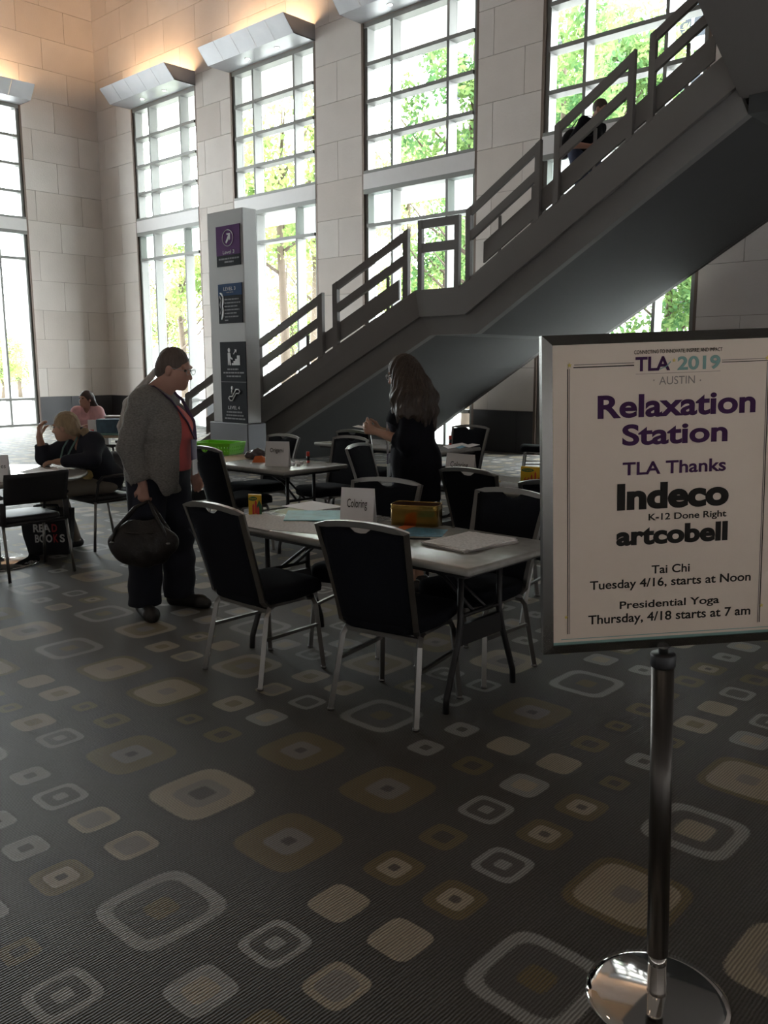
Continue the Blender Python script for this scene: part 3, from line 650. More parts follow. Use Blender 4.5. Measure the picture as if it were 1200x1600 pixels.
# right-hand rules mirror the left ones
tl = bpx(*Z(166, 219.5)); tr = bpx(*Z(452, 219.5)); zc_ = bpx(*Z(660, 213))[1]
lx0 = tl[0]; lx1 = tr[0]; mid = 0.0
rx0 = bpx(*Z(866, 196))[0]; rx1 = BHW-fw-.035
for dz, m_2 in ((-.0030, 'ink'), (.0018, 'greyink')): MB().box(rx0, rx1, YT-.0005, YT+.001, tl[1]+dz-.0008, tl[1]+dz+.0008).obj('rule', m_2, po)
pbar(460, 247, 858, 249, 'greyink')
ztop_ = bpx(*Z(140, 232))[1]; zlow = bpx(*Z(130, 1480))[1]; xs = bpx(*Z(139, 800))[0]
for sg in (1, -1):
    for dx, m_2 in ((0, 'ink'), (.0042, 'greyink')):
        xx = (xs+dx)*1.0 if sg == 1 else -xs-dx
        MB().box(xx-.0008, xx+.0008, YT-.0005, YT+.001, zlow, ztop_).obj('rule', m_2, po)
for (x, y, r_) in ((148, 214, .0058), (132, 1400, .0052)):
    c_ = bpx(*Z(x, y)); MB().prism(star_poly(c_[0], c_[1], r_, YT+.001), (0, -.0016, 0)).obj('star', 'gold', po)
    MB().prism(star_poly(-c_[0], c_[1], r_, YT+.001), (0, -.0016, 0)).obj('star', 'gold', po)
c_ = bpx(*Z(640, 190)); MB().prism(star_poly(c_[0], c_[1], .005, YT+.001), (0, -.0016, 0)).obj('star', 'gold', po)
c0 = bpx(*Z(572, 232)); c1 = bpx(*Z(624, 196)); MB().tube([(c0[0], YT, c0[1]), ((c0[0]+c1[0])/2+.003, YT, (c0[1]+c1[1])/2-.002), (c1[0], YT, c1[1])], .0011, 4).obj('swoosh', 'teal', po)
for x in (545, 764): c_ = bpx(*Z(x, 284)); MB().prism(star_poly(c_[0], c_[1], .0022, YT+.001), (0, -.0014, 0)).obj('star', 'greyink', po)
zb0 = bpx(*Z(600, 1487))[1]; MB().box(-BHW+fw, BHW-fw, YT-.0005, YT+.001, Z0+fw, zb0).obj('teal_band', 'teal', po)
MB().box(-BHW+fw+.02, BHW-fw, YT-.0005, YT+.001, zb0+.006, zb0+.0075).obj('rule', 'teal', po)

# ------------------------------------------------------------------ banquet chairs
def make_chair():
    c = thing('banquet_chair', '', 'chair')
    def arc(p0, p1, bow, n=8, ax=(0, 0, 1)):
        return [tuple(Vector(p0).lerp(Vector(p1), i/n)+Vector(ax)*bow*math.sin(math.pi*i/n)) for i in range(n+1)]
    # back frame: sides flare outward to the top, bowed top bar
    sideL = [(-.165, -.085, .425), (-.185, -.135, .415), (-.198, -.165, .44), (-.200, -.185, .52), (-.205, -.215, .62), (-.214, -.255, .75), (-.228, -.305, .905)]
    top = [(x, -.306-.012*(1-(x/.228)**2), .905+.022*(1-(x/.228)**2)) for x in np.linspace(-.228, .228, 9)]
    fr = sideL+top[1:-1]+[(-x, y, z) for x, y, z in sideL[::-1]]
    MB().tube(fr, .0135, 4, flat=.8, up=(0, 1, 0)).obj('back_frame', 'chrome', c)
    # upholstered back, with the hand hole notch under the top bar
    pad = MB(); nx, nz = 14, 12; vs = []; fs = []
    for s_ in (0, 1):
        for k in range(nz+1):
            t = k/nz; z = .455+t*(.893-.455)
            if t < .5: wd = .186+.014*t*2
            else: wd = .200+.016*(t-.5)*2
            yb = -.178-(z-.455)*.28-.03*math.sin(math.pi*t)*0
            for i in range(nx+1):
                u = -1+2*i/nx; x = u*wd; zz = z+.022*(1-u*u)*t+(-.028*(1-u*u)*(1-t)**3 if t < .5 else 0)
                if t > .999: zz -= .030*max(0, 1-(abs(x)/.062)**2)**.5 if abs(x) < .062 else 0
                bul = .020*(1-u**6)*(1-(2*t-1)**6)
                vs.append((x, yb-.012*(1-u*u)*t+(bul+.006 if s_ else -bul*.75-.006), zz))
    n1 = (nx+1)*(nz+1)
    for k in range(nz):
        for i in range(nx):
            a = k*(nx+1)+i; fs.append((a, a+nx+1, a+nx+2, a+1)); fs.append((n1+a, n1+a+1, n1+a+nx+2, n1+a+nx+1))
    for i in range(nx): fs.append((i, i+1, n1+i+1, n1+i)); a = nz*(nx+1)+i; fs.append((a, n1+a, n1+a+1, a+1))
    for k in range(nz): a = k*(nx+1); fs.append((a, n1+a, n1+a+nx+1, a+nx+1)); b = a+nx; fs.append((b, b+nx+1, n1+b+nx+1, n1+b))
    pad.add(vs, fs, True); pad.obj('backrest', 'blackfab', c)
    s = MB(); s.sell((0, .035, .447), (.222, .232, .046), .42, .36, 32, 12)
    s.v = [(x*(1-.10*max(0, -(y-.035))/.232), y, z+.012*max(0, (y-.035)/.232)-(.03*max(0, (y-.2)/.067)**2)) for x, y, z in s.v]
    s.obj('seat', 'blackfab', c)
    for sx in (-1, 1):
        MB().tube([(sx*.185, -.085, .405), (sx*.197, -.125, .395), (sx*.206, -.15, .36), (sx*.231, -.222, .012)], .0115, 4, up=(0, 1, 0)).obj('leg', 'chrome', c)
        MB().tube([(sx*.185, .13, .405), (sx*.193, .175, .397), (sx*.198, .192, .36), (sx*.222, .222, .012)], .0115, 4, up=(0, 1, 0)).obj('leg', 'chrome', c)
        MB().tube([(sx*.185, -.10, .405), (sx*.187, .15, .405)], .010, 4).obj('seat_rail', 'chrome', c)
        MB().tube([(sx*.214, -.175, .245), (sx*.207, .204, .245)], .008, 4).obj('stretcher', 'chrome', c)
        for y in (-.222, .222): MB().lathe([(.012, 0), (.016, .002), (.016, .012), (.012, .014)], 10, (sx*(.231 if y < 0 else .222), y, 0)).obj('foot_cap', 'chrome', c)
    MB().tube([(-.20, -.13, .385), (.20, -.13, .385)], .010, 4).obj('cross_rail', 'chrome', c)
    MB().tube([(-.196, .17, .395), (.196, .17, .395)], .009, 4).obj('cross_rail', 'chrome', c)
    return c
CH = make_chair()
G1, G2, G3, G4 = 'chairs at the coloring table', 'chairs at the second coloring table', 'chairs at the origami table', 'chairs at the far table'
chairs = [(-3.47, 2.82, 0, 'black banquet chair at the tin-box coloring table, beside the crayon box', G1), (-2.62, 2.93, 11, 'black banquet chair angled in front of the tin-box coloring table', G1),
          (-2.655, 3.60, 180, 'black banquet chair facing the paper stack across the tin-box table', G1), (-3.40, 3.50, 195, 'black banquet chair behind the brass tin on the coloring table', G1),
          (-3.425, 4.84, 0, 'black banquet chair with its back hiding the second Coloring card', G2), (-2.72, 4.68, 12, 'black banquet chair in front of the crayon box and red pouch', G2),
          (-6.01, 4.62, -3, 'black banquet chair pulled up to the green basket on the origami table', G3), (-6.55, 5.33, 180, 'black banquet chair behind the Origami card', G3),
          (-5.88, 5.60, 180, 'black banquet chair across the origami table beside the glue stick', G3), (-6.45, 6.80, 3, 'black banquet chair tucked into the near side of the far table', G4),
          (-5.90, 7.60, 188, 'black banquet chair on the window side of the far table, behind its glue stick', G4), (-6.63, 10.42, 125, 'black banquet chair standing alone under the stairs', None),
          (-4.95, 5.45, -72, 'black banquet chair at the end of the second coloring table, beside the woman in black', G2)]
for i, (x, y, a, lab, g) in enumerate(chairs):
    if i == 0:
        CH.location = (x, y, 0); CH.rotation_euler.z = R(a); tag(CH, lab, None, g)
    else:
        c = dup(CH, (x, y, 0), R(a), lab, g)
        if not g and 'group' in c: del c['group']

# ------------------------------------------------------------------ folding tables
def make_table():
    t = thing('folding_table', '', 'table')
    Lx, Ly, zt = .915, .38, .74
    MB().rbox((0, 0, zt-.019), (Lx*2, Ly*2, .038), .017, 3).obj('tabletop', 'tabletop', t)
    MB().box(-Lx+.06, Lx-.06, -Ly+.05, Ly-.05, zt-.062, zt-.036).obj('apron', 'black', t)
    for sx in (-1, 1):
        x = sx*.70
        for sy in (-1, 1):
            MB().tube([(x, sy*.155, zt-.05), (x, sy*.155, .42), (x+sx*.005, sy*.175, .33), (x+sx*.012, sy*.27, .07), (x+sx*.012, sy*.275, .0)], .0155, 8).obj('leg', 'black', t)
        MB().box(x-.012, x+.012, -.165, .165, .30, .40).obj('leg_plate', 'black', t)
        MB().tube([(x, -.155, zt-.07), (x, .155, zt-.07)], .014, 8).obj('leg_bar', 'black', t)
        for sy in (-1, 1): MB().tube([(x, sy*.05, .44), (x*.72, sy*.035, .58), (sx*.16, sy*.02, zt-.06)], .010, 6).obj('brace', 'black', t)
        MB().tube([(x, -.155, .44), (x, .155, .44)], .012, 6).obj('leg_bar', 'black', t)
    return t
TB = make_table(); TB.location = (-3.085, 3.27, 0); tag(TB, 'grey folding table holding the brass tin and paper stack', None, 'grey folding tables')
dup(TB, (-3.45, 5.28, 0), 0, 'grey folding table behind the two chairs, with a crayon box and red pouch')
dup(TB, (-6.33, 5.03, 0), 0, 'grey folding table holding the green basket and Origami card')
dup(TB, (-6.40, 7.12, 0), 0, 'grey folding table farthest back, beneath the stairs, with a glue stick')

# ------------------------------------------------------------------ people: smooth-blended solids turned into one skin per garment
class Field:
    def __init__(s, lo, hi, h):
        s.h = h; s.lo = np.array(lo, np.float32); n = np.ceil((np.array(hi)-np.array(lo))/h).astype(int)+1
        s.ax = [s.lo[i]+np.arange(n[i], dtype=np.float32)*h for i in range(3)]; s.f = np.full(n, 1.0, np.float32)
    def sub_(s, lo, hi):
        sl = []
        for i in range(3):
            a = max(0, int(np.floor((lo[i]-s.lo[i])/s.h))); b = min(len(s.ax[i]), int(np.ceil((hi[i]-s.lo[i])/s.h))+1); sl.append(slice(a, max(a, b)))
        g = [s.ax[0][sl[0]][:, None, None], s.ax[1][sl[1]][None, :, None], s.ax[2][sl[2]][None, None, :]]
        return tuple(sl), g
    def dist(s, p, mg):
        if p[0] == 'c':
            _, a, b, ra, rb = p; a = np.array(a, np.float32); b = np.array(b, np.float32); m = max(ra, rb)+mg
            sl, g = s.sub_(np.minimum(a, b)-m, np.maximum(a, b)+m); d = b-a; L = float(d@d)+1e-9
            t = np.clip(((g[0]-a[0])*d[0]+(g[1]-a[1])*d[1]+(g[2]-a[2])*d[2])/L, 0, 1)
            return sl, np.sqrt((g[0]-a[0]-t*d[0])**2+(g[1]-a[1]-t*d[1])**2+(g[2]-a[2]-t*d[2])**2)-(ra+(rb-ra)*t)
        _, c, r_, rot = p; m = max(r_)+mg; c = np.array(c, np.float32); sl, g = s.sub_(c-m, c+m)
        q = [g[i]-c[i] for i in range(3)]
        if rot is not None:
            Rm = np.array(rot.to_3x3().transposed()); q = [Rm[i][0]*q[0]+Rm[i][1]*q[1]+Rm[i][2]*q[2] for i in range(3)]
        k0 = np.sqrt((q[0]/r_[0])**2+(q[1]/r_[1])**2+(q[2]/r_[2])**2); k1 = np.sqrt((q[0]/r_[0]**2)**2+(q[1]/r_[1]**2)**2+(q[2]/r_[2]**2)**2)+1e-6
        return sl, k0*(k0-1)/k1
    def add(s, prims, k=.02, grow=0.0):
        for p in prims:
            sl, d = s.dist(p, 2.5*k+3*s.h+grow); d = d-grow; f = s.f[sl]; h = np.clip(.5+.5*(f-d)/k, 0, 1); s.f[sl] = f*(1-h)+d*h-k*h*(1-h)
        return s
    def cut(s, prims, k=.008):
        for p in prims:
            sl, d = s.dist(p, 2.5*k+3*s.h); d = -d; f = s.f[sl]; h = np.clip(.5-.5*(f-d)/k, 0, 1); s.f[sl] = f*(1-h)+d*h+k*h*(1-h)
        return s
    def plane(s, p, n):
        n = np.array(n, float); n /= np.linalg.norm(n); d = (s.ax[0]-p[0])[:, None, None]*n[0]+(s.ax[1]-p[1])[None, :, None]*n[1]+(s.ax[2]-p[2])[None, None, :]*n[2]
        s.f = np.maximum(s.f, d.astype(np.float32)); return s
    def ripple(s, fn):
        s.f += fn(s.ax[0][:, None, None], s.ax[1][None, :, None], s.ax[2][None, None, :]).astype(np.float32); return s
    def mesh(s, name, m, parent):
        f = s.f; f[0] = f[-1] = 1; f[:, 0] = f[:, -1] = 1; f[:, :, 0] = f[:, :, -1] = 1; ins = f < 0
        n = np.array(f.shape)-1; cnt = np.zeros(n, np.int8); acc = np.zeros((*n, 3), np.float32)
        C8 = [(i, j, k) for i in (0, 1) for j in (0, 1) for k in (0, 1)]
        V = lambda a, c: a[c[0]:c[0]+n[0], c[1]:c[1]+n[1], c[2]:c[2]+n[2]]
        tot = sum(V(ins, c).astype(np.int8) for c in C8); act = (tot > 0) & (tot < 8); ii = np.argwhere(act)
        fv = {c: f[ii[:, 0]+c[0], ii[:, 1]+c[1], ii[:, 2]+c[2]] for c in C8}
        pos = np.zeros((len(ii), 3)); num = np.zeros(len(ii))
        for a in C8:
            for x in range(3):
                if a[x] == 0:
                    b = list(a); b[x] = 1; b = tuple(b); fa, fb = fv[a], fv[b]; cr = (fa < 0) != (fb < 0)
                    t = np.where(cr, fa/(fa-fb+1e-12), 0); p = np.tile(np.array(a, float), (len(ii), 1)); p[:, x] += t
                    pos[cr] += p[cr]; num += cr
        pos = (ii+pos/num[:, None])*s.h+s.lo
        idx = np.full(n, -1, np.int64); idx[act] = np.arange(len(ii)); faces = []
        for x in range(3):
            y, z = (x+1) % 3, (x+2) % 3
            sa = [slice(1, -1)]*3; sa[x] = slice(0, -1); sb = [slice(1, -1)]*3; sb[x] = slice(1, None)
            A, B = ins[tuple(sa)], ins[tuple(sb)]; e = np.argwhere(A != B); 
            if not len(e): continue
            off = np.ones(3, int); off[x] = 0; g = e+off; dy = np.zeros(3, int); dy[y] = 1; dz = np.zeros(3, int); dz[z] = 1
            at = lambda q: idx[q[:, 0], q[:, 1], q[:, 2]]
            qd = np.stack([at(g-dy-dz), at(g-dz), at(g), at(g-dy)], 1); fl_ = A[e[:, 0], e[:, 1], e[:, 2]]
            qd[~fl_] = qd[~fl_][:, ::-1]; faces.append(qd)
        F = np.concatenate(faces); F = F[(F >= 0).all(1)]
        me = bpy.data.meshes.new(name); me.vertices.add(len(pos)); me.vertices.foreach_set('co', pos.astype(np.float32).ravel())
        me.loops.add(F.size); me.loops.foreach_set('vertex_index', F.ravel().astype(np.int32)); me.polygons.add(len(F))
        me.polygons.foreach_set('loop_start', np.arange(0, F.size, 4, dtype=np.int32)); me.polygons.foreach_set('use_smooth', np.ones(len(F), bool)); me.update(); me.validate()
        return link(name, me, m, parent)
def cap(a, b, ra, rb=None): return ('c', a, b, ra, ra if rb is None else rb)
def ell(c, r_, rot=None): return ('e', c, r_, rot)
def chain(pts, rs): return [cap(pts[i], pts[i+1], rs[i], rs[i+1]) for i in range(len(pts)-1)]
def head_prims(c, yaw=0.0, nod=0.0, s=1.0):
    """head around centre c, looking along +y turned by yaw, nodding down by nod"""
    Rm = Matrix.Rotation(yaw, 4, 'Z') @ Matrix.Rotation(-nod, 4, 'X'); C_ = Vector(c)
    w = lambda x, y, z: tuple(C_+Rm @ (Vector((x, y, z))*s))
    pr = [ell(w(0, -.012, .022), (.074*s, .095*s, .098*s), Rm), ell(w(0, .022, -.045), (.060*s, .072*s, .075*s), Rm), ell(w(0, .062, -.092), (.028*s, .026*s, .022*s), Rm),
          ell(w(.036, .052, -.035), (.026*s, .026*s, .026*s), Rm), ell(w(-.036, .052, -.035), (.026*s, .026*s, .026*s), Rm)]
    fine = [cap(w(0, .082, .012), w(0, .106, -.030), .008*s, .0135*s), ell(w(.011, .094, -.036), (.008*s,)*3), ell(w(-.011, .094, -.036), (.008*s,)*3), cap(w(-.045, .075, .028), w(.045, .075, .028), .011*s),
            cap(w(-.018, .083, -.060), w(.018, .083, -.060), .0075*s), cap(w(-.016, .081, -.072), w(.016, .081, -.072), .008*s),
            ell(w(.077, -.005, -.012), (.010*s, .020*s, .032*s), Rm), ell(w(-.077, -.005, -.012), (.010*s, .020*s, .032*s), Rm)]
    cuts = [ell(w(.032, .090, .008), (.014*s, .012*s, .010*s), Rm), ell(w(-.032, .090, .008), (.014*s, .012*s, .010*s), Rm), cap(w(-.017, .094, -.0655), w(.017, .094, -.0655), .0028*s)]
    return pr, fine, cuts, w
def hand_prims(wrist, fwd, palm, curl=.5, side=1, s=1.0, spread=.05, thumb=.6):
    """palm and five fingers; fwd along the hand, palm the way the palm faces, side=+1 puts the thumb at fwd x palm"""
    f = Vector(fwd).normalized(); p = Vector(palm); p = (p-f*p.dot(f)).normalized(); t = f.cross(p)*side; w = Vector(wrist); out = []
    k = w+f*.085*s
    out += [cap(w, w+f*.03*s, .022*s, .024*s)]
    for i, (o, l) in enumerate(((.027, .072), (.009, .080), (-.009, .074), (-.026, .058))):
        b = k+t*o*s+f*(.004 if i in (1, 2) else 0)*s; out.append(cap(w+f*.02*s+t*o*.6*s, b, .015*s, .0115*s))
        d = f; q = b; ls = (l*.45, l*.32, l*.26)
        dd = (f+t*o*spread*20).normalized(); a = 0
        for j, ll in enumerate(ls):
            a += curl*(.9, 1.1, .8)[j]; d = (dd*math.cos(a)+p*math.sin(a)).normalized(); q2 = q+d*ll*s; out.append(cap(q, q2, (.0100, .0092, .0085)[j]*s, (.0092, .0085, .0075)[j]*s)); q = q2
    b = w+f*.03*s+t*.022*s; d1 = (f*.65+t*.75+p*.25).normalized(); d2 = (f*(1-.25*thumb)+t*.25+p*.6*thumb).normalized(); m = b+d1*.042*s
    out += [cap(b, m, .0155*s, .012*s), cap(m, m+d2*.030*s, .0115*s, .0105*s), cap(m+d2*.030*s, m+(d2+p*.3).normalized()*.056*s, .0100*s, .0085*s)]
    return out
def shoe_prims(ank, yaw, L=.25):
    Rm = Matrix.Rotation(yaw, 3, 'Z'); a = Vector(ank); w = lambda x, y, z: tuple(Vector((a.x, a.y, 0))+Rm @ Vector((x, y, z)))
    return [cap(w(0, -.045, .040), w(0, L-.13, .036), .040, .038), cap(w(0, L-.13, .034), w(.005, L-.09, .030), .042, .030), cap(w(0, -.03, .05), w(0, -.01, .10), .040, .042)]
def person(label, loc, face, parts_label=None):
    return thing('person', label, 'person', loc, math.atan2(-face[0], face[1]))
def eyes(w, par, s=1.0):
    for sx in (-1, 1): MB().sell(w(sx*.032, .081, .008), (.010*s, .008*s, .008*s), 1, 1, 10, 8).obj('eye', 'ink', par)
def glasses(w, par):
    g = MB()
    for sx in (-1, 1):
        g.tube([w(sx*.034+math.cos(t)*.024, .104, .006+math.sin(t)*.018) for t in np.linspace(0, 6.283, 16, endpoint=False)], .0017, 5, closed=True)
        g.tube([w(sx*.058, .103, .010), w(sx*.078, .03, .010), w(sx*.080, -.01, .004)], .0016, 5)
    g.tube([w(-.010, .106, .010), w(.010, .106, .010)], .0016, 5); return g.obj('glasses', 'chrome', par)
def strap(pts, wd, par, m='lanyard', name='lanyard', up=(0, 1, 0)):
    return MB().tube(pts, wd, 4, flat=.25, up=up).obj(name, m, par)

# woman in the grey tweed cardigan
def woman_grey():
    P = person('woman in grey tweed cardigan and coral shirt standing with a dark handbag', (-4.85, 3.12, 0), (.80, .60))
    hc = (0, .125, 1.585); hp, hf, hcut, w = head_prims(hc, R(-8), R(14), 1.06)
    rs, re, rw = (.205, -.035, 1.37), (.265, -.10, 1.11), (.235, -.035, .875); rh = (.08, .05, -1)
    ls, le, lw = (-.205, -.025, 1.37), (-.275, -.03, 1.11), (-.235, .13, .915); lh = (.10, .35, -.9)
    torso = [ell((0, .01, 1.02), (.205, .185, .20)), ell((0, .005, 1.20), (.205, .165, .21)), cap((-.16, -.02, 1.375), (.16, -.02, 1.375), .085), ell((0, .10, 1.20), (.17, .12, .12)), ell((0, -.02, .90), (.205, .185, .14))]
    neck = [cap((0, -.005, 1.38), (0, .085, 1.52), .066, .060), cap((0, -.03, 1.42), (0, .05, 1.49), .07, .06)]
    legs = chain([(.10, -.06, .90), (.118, -.07, .50), (.125, -.10, .10)], (.11, .085, .06))+chain([(-.10, .02, .90), (-.10, .06, .50), (-.11, .05, .10)], (.11, .085, .06))
    b = Field((-.42, -.32, 0), (.42, .42, 1.75), .0062)
    b.add(torso+legs, .03, -.035); b.add(neck, .025); b.add(hp, .03); b.add(hf, .010)
    b.add(chain([rs, re, rw], (.045, .042, .028))+chain([ls, le, lw], (.045, .042, .028)), .02)
    b.add(hand_prims(rw, rh, (-.95, .1, 0), .95, -1, 1.02), .010); b.add(hand_prims(lw, lh, (.95, .2, .2), .32, 1, 1.02), .010); b.cut(hcut, .005)
    b.mesh('body', 'skin', P); eyes(w, P, 1.06); glasses(w, P)
    s = Field((-.3, -.3, .8), (.3, .4, 1.5), .009); s.add(torso, .05, .004); s.plane((0, 0, .955), (0, -.1, -1)); s.plane((0, 0, 1.435), (0, .55, 1)); s.mesh('shirt', 'coral', P)
    c = Field((-.45, -.36, .74), (.45, .42, 1.56), .008)
    c.add(torso, .06, .020); c.add(chain([(.185, -.035, 1.365), re, rw], (.085, .074, .062))+chain([(-.185, -.03, 1.365), le, lw], (.085, .074, .062)), .012)
    c.add([cap((.12, -.06, .95), (.13, -.03, .86), .125, .12), cap((-.12, -.05, .95), (-.13, -.02, .86), .125, .12), cap((0, -.12, .92), (0, -.12, .84), .10, .105), cap((.18, .05, 1.0), (.19, .08, .84), .06, .055), cap((-.18, .05, 1.0), (-.19, .08, .84), .06, .055)], .05)
    c.add([cap((-.06, -.06, 1.43), (.06, -.06, 1.43), .05)], .04)
    c.ripple(lambda x, y, z: .0035*np.sin(z*62+x*30+y*17)*np.exp(-((np.abs(x)-.25)/.07)**2))
    c.plane((0, 0, .80), (0, -.05, -1)); c.cut([cap((0, .37, .78), (0, .36, 1.05), .245, .225), cap((0, .36, 1.05), (0, .20, 1.47), .225, .085), cap((0, .20, 1.47), (0, .08, 1.55), .085, .08)], .01)
    Rr = (Vector(re)-Vector(rw)).normalized(); Lr = (Vector(le)-Vector(lw)).normalized()
    c.cut([cap(tuple(Vector(rw)-Rr*.155), tuple(Vector(rw)-Rr*.06), .10), cap(tuple(Vector(lw)-Lr*.155), tuple(Vector(lw)-Lr*.06), .10)], .006)
    c.mesh('cardigan', 'tweed', P)
    t = Field((-.32, -.32, .06), (.32, .30, 1.06), .009); t.add(legs, .04, .022); t.add([ell((0, -.01, .93), (.20, .175, .14))]+[cap((.125, -.09, .30), (.13, -.105, .07), .098, .10), cap((-.105, .06, .30), (-.11, .045, .07), .098, .10)], .05)
    t.ripple(lambda x, y, z: .004*np.sin(z*40+x*18)*(z < .55)); t.plane((0, 0, .045), (0, 0, -1)); t.mesh('trousers', 'navy', P)
    for (ax, ay, yw) in ((.13, -.10, R(-55)), (-.11, .05, R(-12))):
        f = Field((ax-.3, ay-.3, -.01), (ax+.3, ay+.3, .16), .007); f.add(shoe_prims((ax, ay, .1), yw, .29), .02, .010); f.plane((0, 0, .002), (0, 0, -1)); f.mesh('shoe', 'shoe', P)
    h = Field((-.16, -.28, .95), (.16, .28, 1.76), .006)
    Rm = Matrix.Rotation(R(-8), 4, 'Z') @ Matrix.Rotation(R(-14), 4, 'X')
    h.add([ell(w(0, -.020, .030), (.086, .106, .104), Rm), ell(w(0, -.07, -.02), (.070, .06, .075), Rm)], .03)
    h.cut([ell(w(0, .085, -.055), (.10, .085, .098), Rm), ell(w(.085, .005, -.04), (.028, .042, .055), Rm), ell(w(-.085, .005, -.04), (.028, .042, .055), Rm)], .012)
    h.mesh('hair', 'hair_grey', P)
    q = Field((-.16, -.4, .85), (.16, .1, 1.65), .006); q.add(chain([w(0, -.115, -.03), (.01, -.12, 1.45), (.02, -.195, 1.37), (.03, -.235, 1.22), (.03, -.235, 1.08), (.03, -.225, 1.0)], (.020, .020, .024, .026, .020, .006)), .02)
    q.ripple(lambda x, y, z: .003*np.sin(x*260+z*14)); q.mesh('ponytail', 'hair_silver', P)
    band = Vector(w(0, -.118, -.035)); MB().tube([band+Vector((math.cos(t)*.027, 0, math.sin(t)*.027)) for t in np.linspace(0, 6.283, 12, endpoint=False)], .007, 6, closed=True).obj('hair_tie', 'black', P)
    strap([(.085, -.10, 1.455), (.105, .02, 1.475), (.10, .125, 1.39), (.07, .215, 1.25), (.03, .245, 1.14)], .011, P); strap([(-.085, -.10, 1.455), (-.105, .02, 1.475), (-.10, .125, 1.39), (-.05, .215, 1.25), (.02, .245, 1.14)], .011, P)
    bd = MB().rbox((.03, .236, 1.075), (.100, .010, .135), .004, 1).obj('badge_pouch', 'lanyard', P); MB().rbox((.03, .237, .965), (.096, .007, .105), .003, 1).obj('badge_card', 'badge', bd)
    return P
W1 = woman_grey()
# her handbag
def handbag():
    P = thing('handbag', 'dark brown leather handbag hanging from the hand of the woman in grey', 'bag', (-4.85, 3.12, 0), math.atan2(-.80, .60))
    hx, hy, hz = .228, -.01, .775
    b = Field((.10, -.42, .28), (.54, .34, .80), .008)
    b.add([ell((hx+.105, -.02, .48), (.072, .195, .115)), ell((hx+.105, -.15, .54), (.05, .08, .06)), ell((hx+.105, .12, .54), (.05, .10, .07)), ell((hx+.085, -.02, .60), (.04, .13, .09))], .06)
    b.ripple(lambda x, y, z: .004*np.sin(y*45+z*30)); b.cut([ell((hx+.08, -.03, .72), (.03, .10, .08))], .02); b.mesh('bag_body', 'leather', P)
    for dx in (-.038, .045):
        MB().tube([(hx+.105+dx, -.19, .52), (hx+.10+dx, -.17, .61), (hx+.05+dx*.5, -.07, .735), (hx+.008, hy+.01, hz-.005), (hx+.05+dx*.5, .05, .715), (hx+.10+dx, .14, .60), (hx+.105+dx, .165, .52)], .011, 8).obj('handle', 'leather', P)
    for y in (-.19, .165): MB().lathe([(.010, -.006), (.016, 0), (.010, .006)], 10, (hx+.152, y, .53)).obj('buckle', 'chrome', P)
    MB().tube([(hx+.105+.045*math.cos(t), -.02+.17*math.sin(t), .585+.015*math.sin(t)**2) for t in np.linspace(0, 6.283, 24, endpoint=False)], .006, 5, closed=True).obj('zip_edge', 'leather', P)
handbag()

